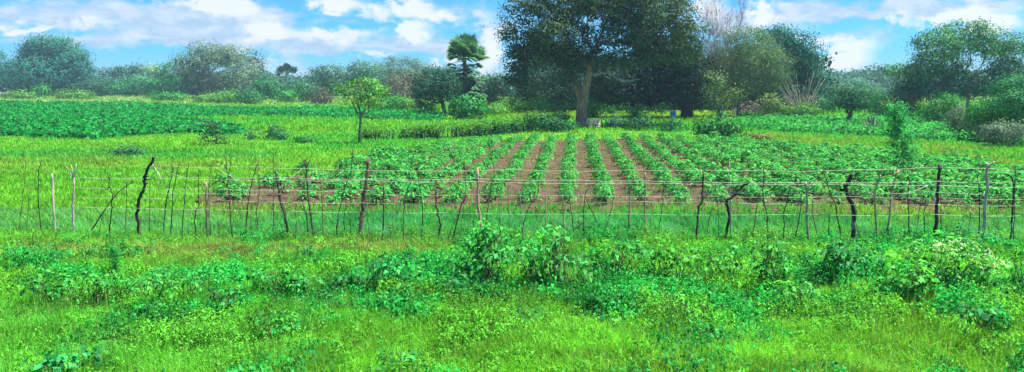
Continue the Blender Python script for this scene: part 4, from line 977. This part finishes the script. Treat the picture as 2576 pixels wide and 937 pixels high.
# ------------------------------------------------------------------ blue barrel, brick block, cow
def simple_mat(name, c1, c2, scale, rough=.6):
    m, nt, out = newmat(name); nz = noise_node(nt, scale, 5); cr = nt.nodes.new('ShaderNodeValToRGB'); nt.links.new(nz.outputs[0], cr.inputs[0])
    cr.color_ramp.elements[0].color = (*c1, 1); cr.color_ramp.elements[1].color = (*c2, 1); cr.color_ramp.elements[0].position = .4; cr.color_ramp.elements[1].position = .6
    b = nt.nodes.new('ShaderNodeBsdfPrincipled'); b.inputs['Roughness'].default_value = rough; nt.links.new(cr.outputs[0], b.inputs['Base Color']); nt.links.new(b.outputs[0], out.inputs[0]); return m
def barrel():
    B = gp(1693, 300); root = thing('barrel', 'light blue plastic barrel standing in the shade under the trees', 'barrel', tuple(B))
    h, r = .72, .26; prof = [(0, 0), (.9, 0), (1, .03), (1, .28), (1.05, .31), (1, .34), (1, .62), (1.05, .65), (1, .68), (1, .92), (.94, .97), (.94, 1.0)]
    mb = MB(); n = 20; V = []
    for f, z in prof:
        for k in range(n): V.append([math.cos(k / n * 6.2832) * r * f, math.sin(k / n * 6.2832) * r * f, z * h])
    Fc = [[i * n + j, i * n + (j + 1) % n, (i + 1) * n + (j + 1) % n, (i + 1) * n + j] for i in range(len(prof) - 1) for j in range(n)]
    mb.add(np.array(V) + B, np.array(Fc), (.1, .4, .8)); m = simple_mat('blue_plastic', (.03, .35, .95), (.05, .42, .98), 4, .4)
    mb.build('body', m, root, B, smooth=True)
    lid = MB(); V = [[math.cos(k / n * 6.2832) * r * f, math.sin(k / n * 6.2832) * r * f, z] for f, z in ((.98, h + .002), (.98, h + .035), (.86, h + .035), (.84, h + .012), (0, h + .012)) for k in range(n)]
    Fc = [[i * n + j, i * n + (j + 1) % n, (i + 1) * n + (j + 1) % n, (i + 1) * n + j] for i in range(4) for j in range(n)]
    lid.add(np.array(V) + B, np.array(Fc), (.1, .4, .8)); lid.build('lid', m, root, B)
barrel()
def brick_block():
    B = gp(1494, 324); s = B[1] / F; root = thing('brick_pier', 'low square pier of pale bricks beside the giant tree trunk', 'brick pier', tuple(B))
    W = 29 * s; Hh = 23 * s; mb = MB(); core = MB()
    def box(m, c, sz, col):
        x, y, z = np.array(sz) / 2; V = np.array([[i * x, j * y, k * z] for i in (-1, 1) for j in (-1, 1) for k in (-1, 1)]) + c
        m.add(V, np.array([[0, 1, 3, 2], [4, 6, 7, 5], [0, 4, 5, 1], [2, 3, 7, 6], [0, 2, 6, 4], [1, 5, 7, 3]]), col)
    box(core, B + [0, 0, Hh / 2 - .01], (W - .03, W - .03, Hh - .02), (.22, .19, .15))
    rows = 6; bh = Hh / rows
    for i in range(rows):
        for side in range(4):
            k = 3
            for j in range(k):
                u = (-W / 2 + W * (j + .5) / k) + (.08 if i % 2 else -.08) * (1 if 0 < j < k - 1 else 0); L = W / k - .012
                col = np.array([.72, .58, .42]) * RNG.uniform(.7, 1.25); d = RNG.uniform(0, .008)
                c = [(u, -W / 2 - d, 0), (W / 2 + d, u, 0), (u, W / 2 + d, 0), (-W / 2 - d, u, 0)][side]
                sz = (L, .04, bh - .012) if side % 2 == 0 else (.04, L - .06, bh - .012)
                box(mb, B + c + [0, 0, bh * (i + .5)], sz, col)
    core.build('mortar', M_WOOD, root, B); mb.build('brickwork', bark_mat('pale_brick', 18, .25, 1, .3), root, B)
brick_block()
def cow():
    B = gp(12, 247); s = B[1] / F
    L = 24 * s / 2.3   # scale: a cow about 2.3 m long
    o = bpy.data.meshes.new('body')
    V = {'hip': (-.75, 0, 1.18), 'rump': (-.95, 0, 1.12), 'mid': (-.1, 0, 1.08), 'sh': (.6, 0, 1.15), 'nk': (.95, 0, 1.35), 'hd': (1.2, 0, 1.5), 'mz': (1.5, 0, 1.3)}
    names = list(V); vs = [V[k] for k in names]; E = [(0, 1), (0, 2), (2, 3), (3, 4), (4, 5), (5, 6)]; rad = [.36, .2, .40, .36, .2, .16, .09]
    for x, root_i, sx in ((-.75, 0, -1), (.6, 3, 1)):
        for y in (-.2, .2):
            i = len(vs); vs += [(x, y, .8), (x + (.08 if sx > 0 else -.12), y, .45), (x + (0.03 if sx > 0 else -.02), y, .05)]; rad += [.16, .07, .06]; E += [(root_i, i), (i, i + 1), (i + 1, i + 2)]
    i = len(vs); vs += [(-1.08, 0, 1.0), (-1.12, 0, .5)]; rad += [.03, .03]; E += [(1, i), (i, i + 1)]
    for y in (-.14, .14):
        i = len(vs); vs += [(1.12, y, 1.62)]; rad += [.03]; E += [(5, i)]
    o.from_pydata(vs, E, []); m = simple_mat('cow_hide', (.75, .70, .64), (.28, .17, .12), 1.6, .8)
    o.materials.append(m); ob = bpy.data.objects.new('cow', o); COL.objects.link(ob); ob.location = B; ob.scale = (L, L, L); ob.rotation_euler = (0, 0, R(8))
    md = ob.modifiers.new('skin', 'SKIN'); sv = o.skin_vertices[0].data
    for k, r in enumerate(rad): sv[k].radius = (r, r)
    sv[0].use_root = True; md.use_smooth_shade = True
    sb = ob.modifiers.new('sub', 'SUBSURF'); sb.levels = sb.render_levels = 2
    tag(ob, 'white and brown cow standing far off at the left edge', 'cow')
cow()

# ------------------------------------------------------------------ haze
def haze():
    x0, x1, y0, y1, z0, z1 = -330, 330, -30, 330, -1.5, 34
    me = bpy.data.meshes.new('haze'); V = [(x, y, z) for x in (x0, x1) for y in (y0, y1) for z in (z0, z1)]
    me.from_pydata(V, [], [(0, 1, 3, 2), (4, 6, 7, 5), (0, 4, 5, 1), (2, 3, 7, 6), (0, 2, 6, 4), (1, 5, 7, 3)])
    m, nt, out = newmat('haze_air'); v = nt.nodes.new('ShaderNodeVolumePrincipled'); v.inputs['Color'].default_value = (.50, .80, 1, 1); v.inputs['Density'].default_value = HAZE_D; v.inputs['Anisotropy'].default_value = .2
    nt.links.new(v.outputs[0], out.inputs['Volume']); me.materials.append(m); o = bpy.data.objects.new('haze', me); COL.objects.link(o); tag(o, 'thin bluish haze in the air', 'haze', kind='stuff')
HAZE_D = .00045
haze()

# ------------------------------------------------------------------ sky with clouds
SUN_EL, SUN_AZ = 66.0, 82.0      # degrees; azimuth measured clockwise from the view direction (+Y)
def world():
    w = bpy.data.worlds.new('World'); SC.world = w; w.use_nodes = True; nt = w.node_tree; nt.nodes.clear(); L = nt.links
    out = nt.nodes.new('ShaderNodeOutputWorld'); bg = nt.nodes.new('ShaderNodeBackground'); bg.inputs[1].default_value = .056
    sky = nt.nodes.new('ShaderNodeTexSky'); sky.sky_type = 'NISHITA'; sky.sun_disc = False; sky.sun_elevation = R(SUN_EL); sky.sun_rotation = R(SUN_AZ); sky.air_density = 1.0; sky.dust_density = .3; sky.ozone_density = 2.0
    def N(op, a, b=None, c=None, clamp=False):
        n = nt.nodes.new('ShaderNodeMath'); n.operation = op; n.use_clamp = clamp
        for i, v in enumerate((a, b, c)):
            if v is None: continue
            if isinstance(v, (int, float)): n.inputs[i].default_value = v
            else: L.new(v, n.inputs[i])
        return n.outputs[0]
    tc = nt.nodes.new('ShaderNodeTexCoord'); sx = nt.nodes.new('ShaderNodeSeparateXYZ'); L.new(tc.outputs['Generated'], sx.inputs[0])
    az = N('ARCTAN2', sx.outputs[0], sx.outputs[1]); el = N('ARCSINE', sx.outputs[2])
    def noise(ua, ub, off, detail=6, rough=.55, dist=0.0):
        cb = nt.nodes.new('ShaderNodeCombineXYZ'); L.new(N('MULTIPLY', az, ua), cb.inputs[0]); L.new(N('MULTIPLY_ADD', el, ub, off), cb.inputs[1]); cb.inputs[2].default_value = off
        n = nt.nodes.new('ShaderNodeTexNoise'); n.inputs['Scale'].default_value = 1; n.inputs['Detail'].default_value = detail; n.inputs['Roughness'].default_value = rough; n.inputs['Distortion'].default_value = dist
        L.new(cb.outputs[0], n.inputs['Vector']); return n.outputs['Fac']
    nA = noise(17, 44, 3.1, 8, .58, .4); nB = noise(24, 50, 7.7, 6, .55, .3)
    nz = noise(58, 78, 12.3, 9, .62, .2)
    def rng(x, a, b, lo=0., hi=1.):
        m = nt.nodes.new('ShaderNodeMapRange'); m.interpolation_type = 'SMOOTHSTEP'; L.new(x, m.inputs[0])
        for i, v in enumerate((a, b, lo, hi)): m.inputs[i + 1].default_value = v
        return m.outputs[0]
    def angles(px, py):
        d = ray(px, py); return math.atan2(d[0], d[1]), math.asin(d[2] / np.linalg.norm(d))
    wx = N('MULTIPLY', N('SUBTRACT', nz, .5), .07); wy = N('MULTIPLY', N('SUBTRACT', nB, .5), .045)
    azw = N('ADD', az, wx); elw = N('ADD', el, wy)
    def blobs(lst):
        tot = None
        for (px, py, rx, ry, a) in lst:
            u0, v0 = angles(px, py); u = N('MULTIPLY', N('SUBTRACT', azw, u0), F / rx * 1.1); v = N('MULTIPLY', N('SUBTRACT', elw, v0), F / ry / 1.25)
            g = N('MULTIPLY', N('EXPONENT', N('MULTIPLY', N('ADD', N('MULTIPLY', u, u), N('MULTIPLY', v, v)), -1.0)), a)
            tot = g if tot is None else N('ADD', tot, g)
        return tot
    white = blobs([(1040, 15, 55, 22, 1), (1120, 42, 50, 14, .8), (845, 12, 75, 18, 1), (670, 78, 60, 24, 1), (860, 92, 120, 14, .7), (1040, 82, 55, 20, .95), (960, 30, 50, 16, .5), (1225, 90, 45, 50, .6), (1912, 25, 24, 30, 1), (1780, 25, 60, 20, .9), (1980, 40, 50, 14, .5),
                   (2440, 38, 60, 22, 1.), (2380, 52, 60, 12, .8), (2530, 55, 45, 16, .7), (2140, 112, 80, 20, .8), (2120, 155, 60, 16, .95), (610, 30, 40, 14, .6), (250, 60, 60, 12, .6), (380, 95, 60, 10, .5), (560, 12, 60, 14, .8), (1130, 150, 60, 12, .6), (950, 140, 60, 10, .6), (1990, 95, 30, 12, .5), (2265, 45, 26, 12, .6), (80, 68, 55, 10, .9), (480, 12, 160, 14, .5), (60, 12, 90, 12, .35), (210, 42, 20, 10, .5), (700, 160, 80, 20, .4), (1230, 150, 35, 35, .7), (2200, 190, 60, 18, .4), (820, 185, 70, 10, .4)])
    grey = blobs([(300, 35, 260, 26, .75), (480, 70, 160, 16, .6), (1080, 120, 160, 16, .5), (800, 110, 260, 22, .6), (2200, 30, 260, 12, .8), (2150, 95, 130, 16, .35), (2400, 15, 160, 14, .7), (700, 40, 120, 14, .4), (150, 110, 120, 14, .35), (1880, 50, 140, 30, .6), (1230, 60, 60, 30, .5), (560, 100, 150, 16, .5), (300, 100, 200, 12, .3)])
    gm = rng(N('ADD', N('MULTIPLY', grey, .9), N('MULTIPLY', N('SUBTRACT', nA, .5), 1.9)), .0, .6)
    wm = rng(N('ADD', N('MULTIPLY', white, 1.0), N('MULTIPLY', N('SUBTRACT', nz, .5), 1.2)), .15, .8)
    # elsewhere in the sky: scattered cumulus from noise alone
    hi = rng(el, .16, .3); gen = N('MULTIPLY', rng(noise(3, 5, 1.3, 8, .58, .2), .5, .62), hi)
    tint = nt.nodes.new('ShaderNodeVectorMath'); tint.operation = 'MULTIPLY'; L.new(sky.outputs[0], tint.inputs[0]); tint.inputs[1].default_value = SKY_TINT
    def mix(fac, a, col):
        m = nt.nodes.new('ShaderNodeMix'); m.data_type = 'RGBA'; L.new(fac, m.inputs[0]); L.new(a, m.inputs[6])
        if isinstance(col, tuple): m.inputs[7].default_value = (*col, 1)
        else: L.new(col, m.inputs[7])
        return m.outputs[2]
    c = tint.outputs[0]
    c = mix(rng(el, .055, -.01, 0, .55), c, (4.3, 5.4, 6.8))
    mg = nt.nodes.new('ShaderNodeMix'); mg.data_type = 'RGBA'; L.new(rng(noise(30, 90, 21.7, 6, .6, .2), .38, .66), mg.inputs[0]); mg.inputs[6].default_value = (*CL_GREY, 1); mg.inputs[7].default_value = (4.8, 5.5, 6.5, 1)
    c = mix(N('MULTIPLY', gm, .92), c, mg.outputs[2]); c = mix(N('MULTIPLY', gen, .8), c, CL_GREY)
    c = mix(N('MULTIPLY', wm, .95), c, CL_WHITE)
    L.new(c, bg.inputs[0]); L.new(bg.outputs[0], out.inputs[0])
    w.cycles.sampling_method = 'MANUAL'; w.cycles.sample_map_resolution = 512
SKY_TINT = (.20, .72, 1.28); CL_GREY = (3.3, 4.4, 5.7); CL_WHITE = (6.4, 6.6, 7.0)
world()
sd = bpy.data.lights.new('sun', 'SUN'); sd.energy = 5.0; sd.angle = R(.53); sd.color = (1, .95, .86)
so = bpy.data.objects.new('sun', sd); COL.objects.link(so)
e, a = R(SUN_EL), R(SUN_AZ); dirv = Vector((math.sin(a) * math.cos(e), math.cos(a) * math.cos(e), math.sin(e)))
so.rotation_euler = dirv.to_track_quat('Z', 'Y').to_euler(); so.location = (0, -5, 60)

cam = bpy.data.cameras.new('camera'); co = bpy.data.objects.new('camera', cam); COL.objects.link(co)
co.location = (0, 0, CAMH); co.rotation_euler = (math.pi / 2 - PITCH, 0, 0); cam.sensor_fit = 'HORIZONTAL'; cam.sensor_width = 36; cam.lens = 36 * F / 2576; cam.clip_end = 6000; cam.clip_start = .1
SC.camera = co
vs = SC.view_settings; vs.view_transform = 'Standard'; vs.look = 'None'; vs.exposure = 1.42; vs.gamma = 1; vs.use_curve_mapping = False
cy = SC.cycles; cy.max_bounces = 6; cy.diffuse_bounces = 2; cy.glossy_bounces = 1; cy.transmission_bounces = 3; cy.transparent_max_bounces = 8; cy.volume_bounces = 0
cy.use_adaptive_sampling = True; cy.adaptive_threshold = .02
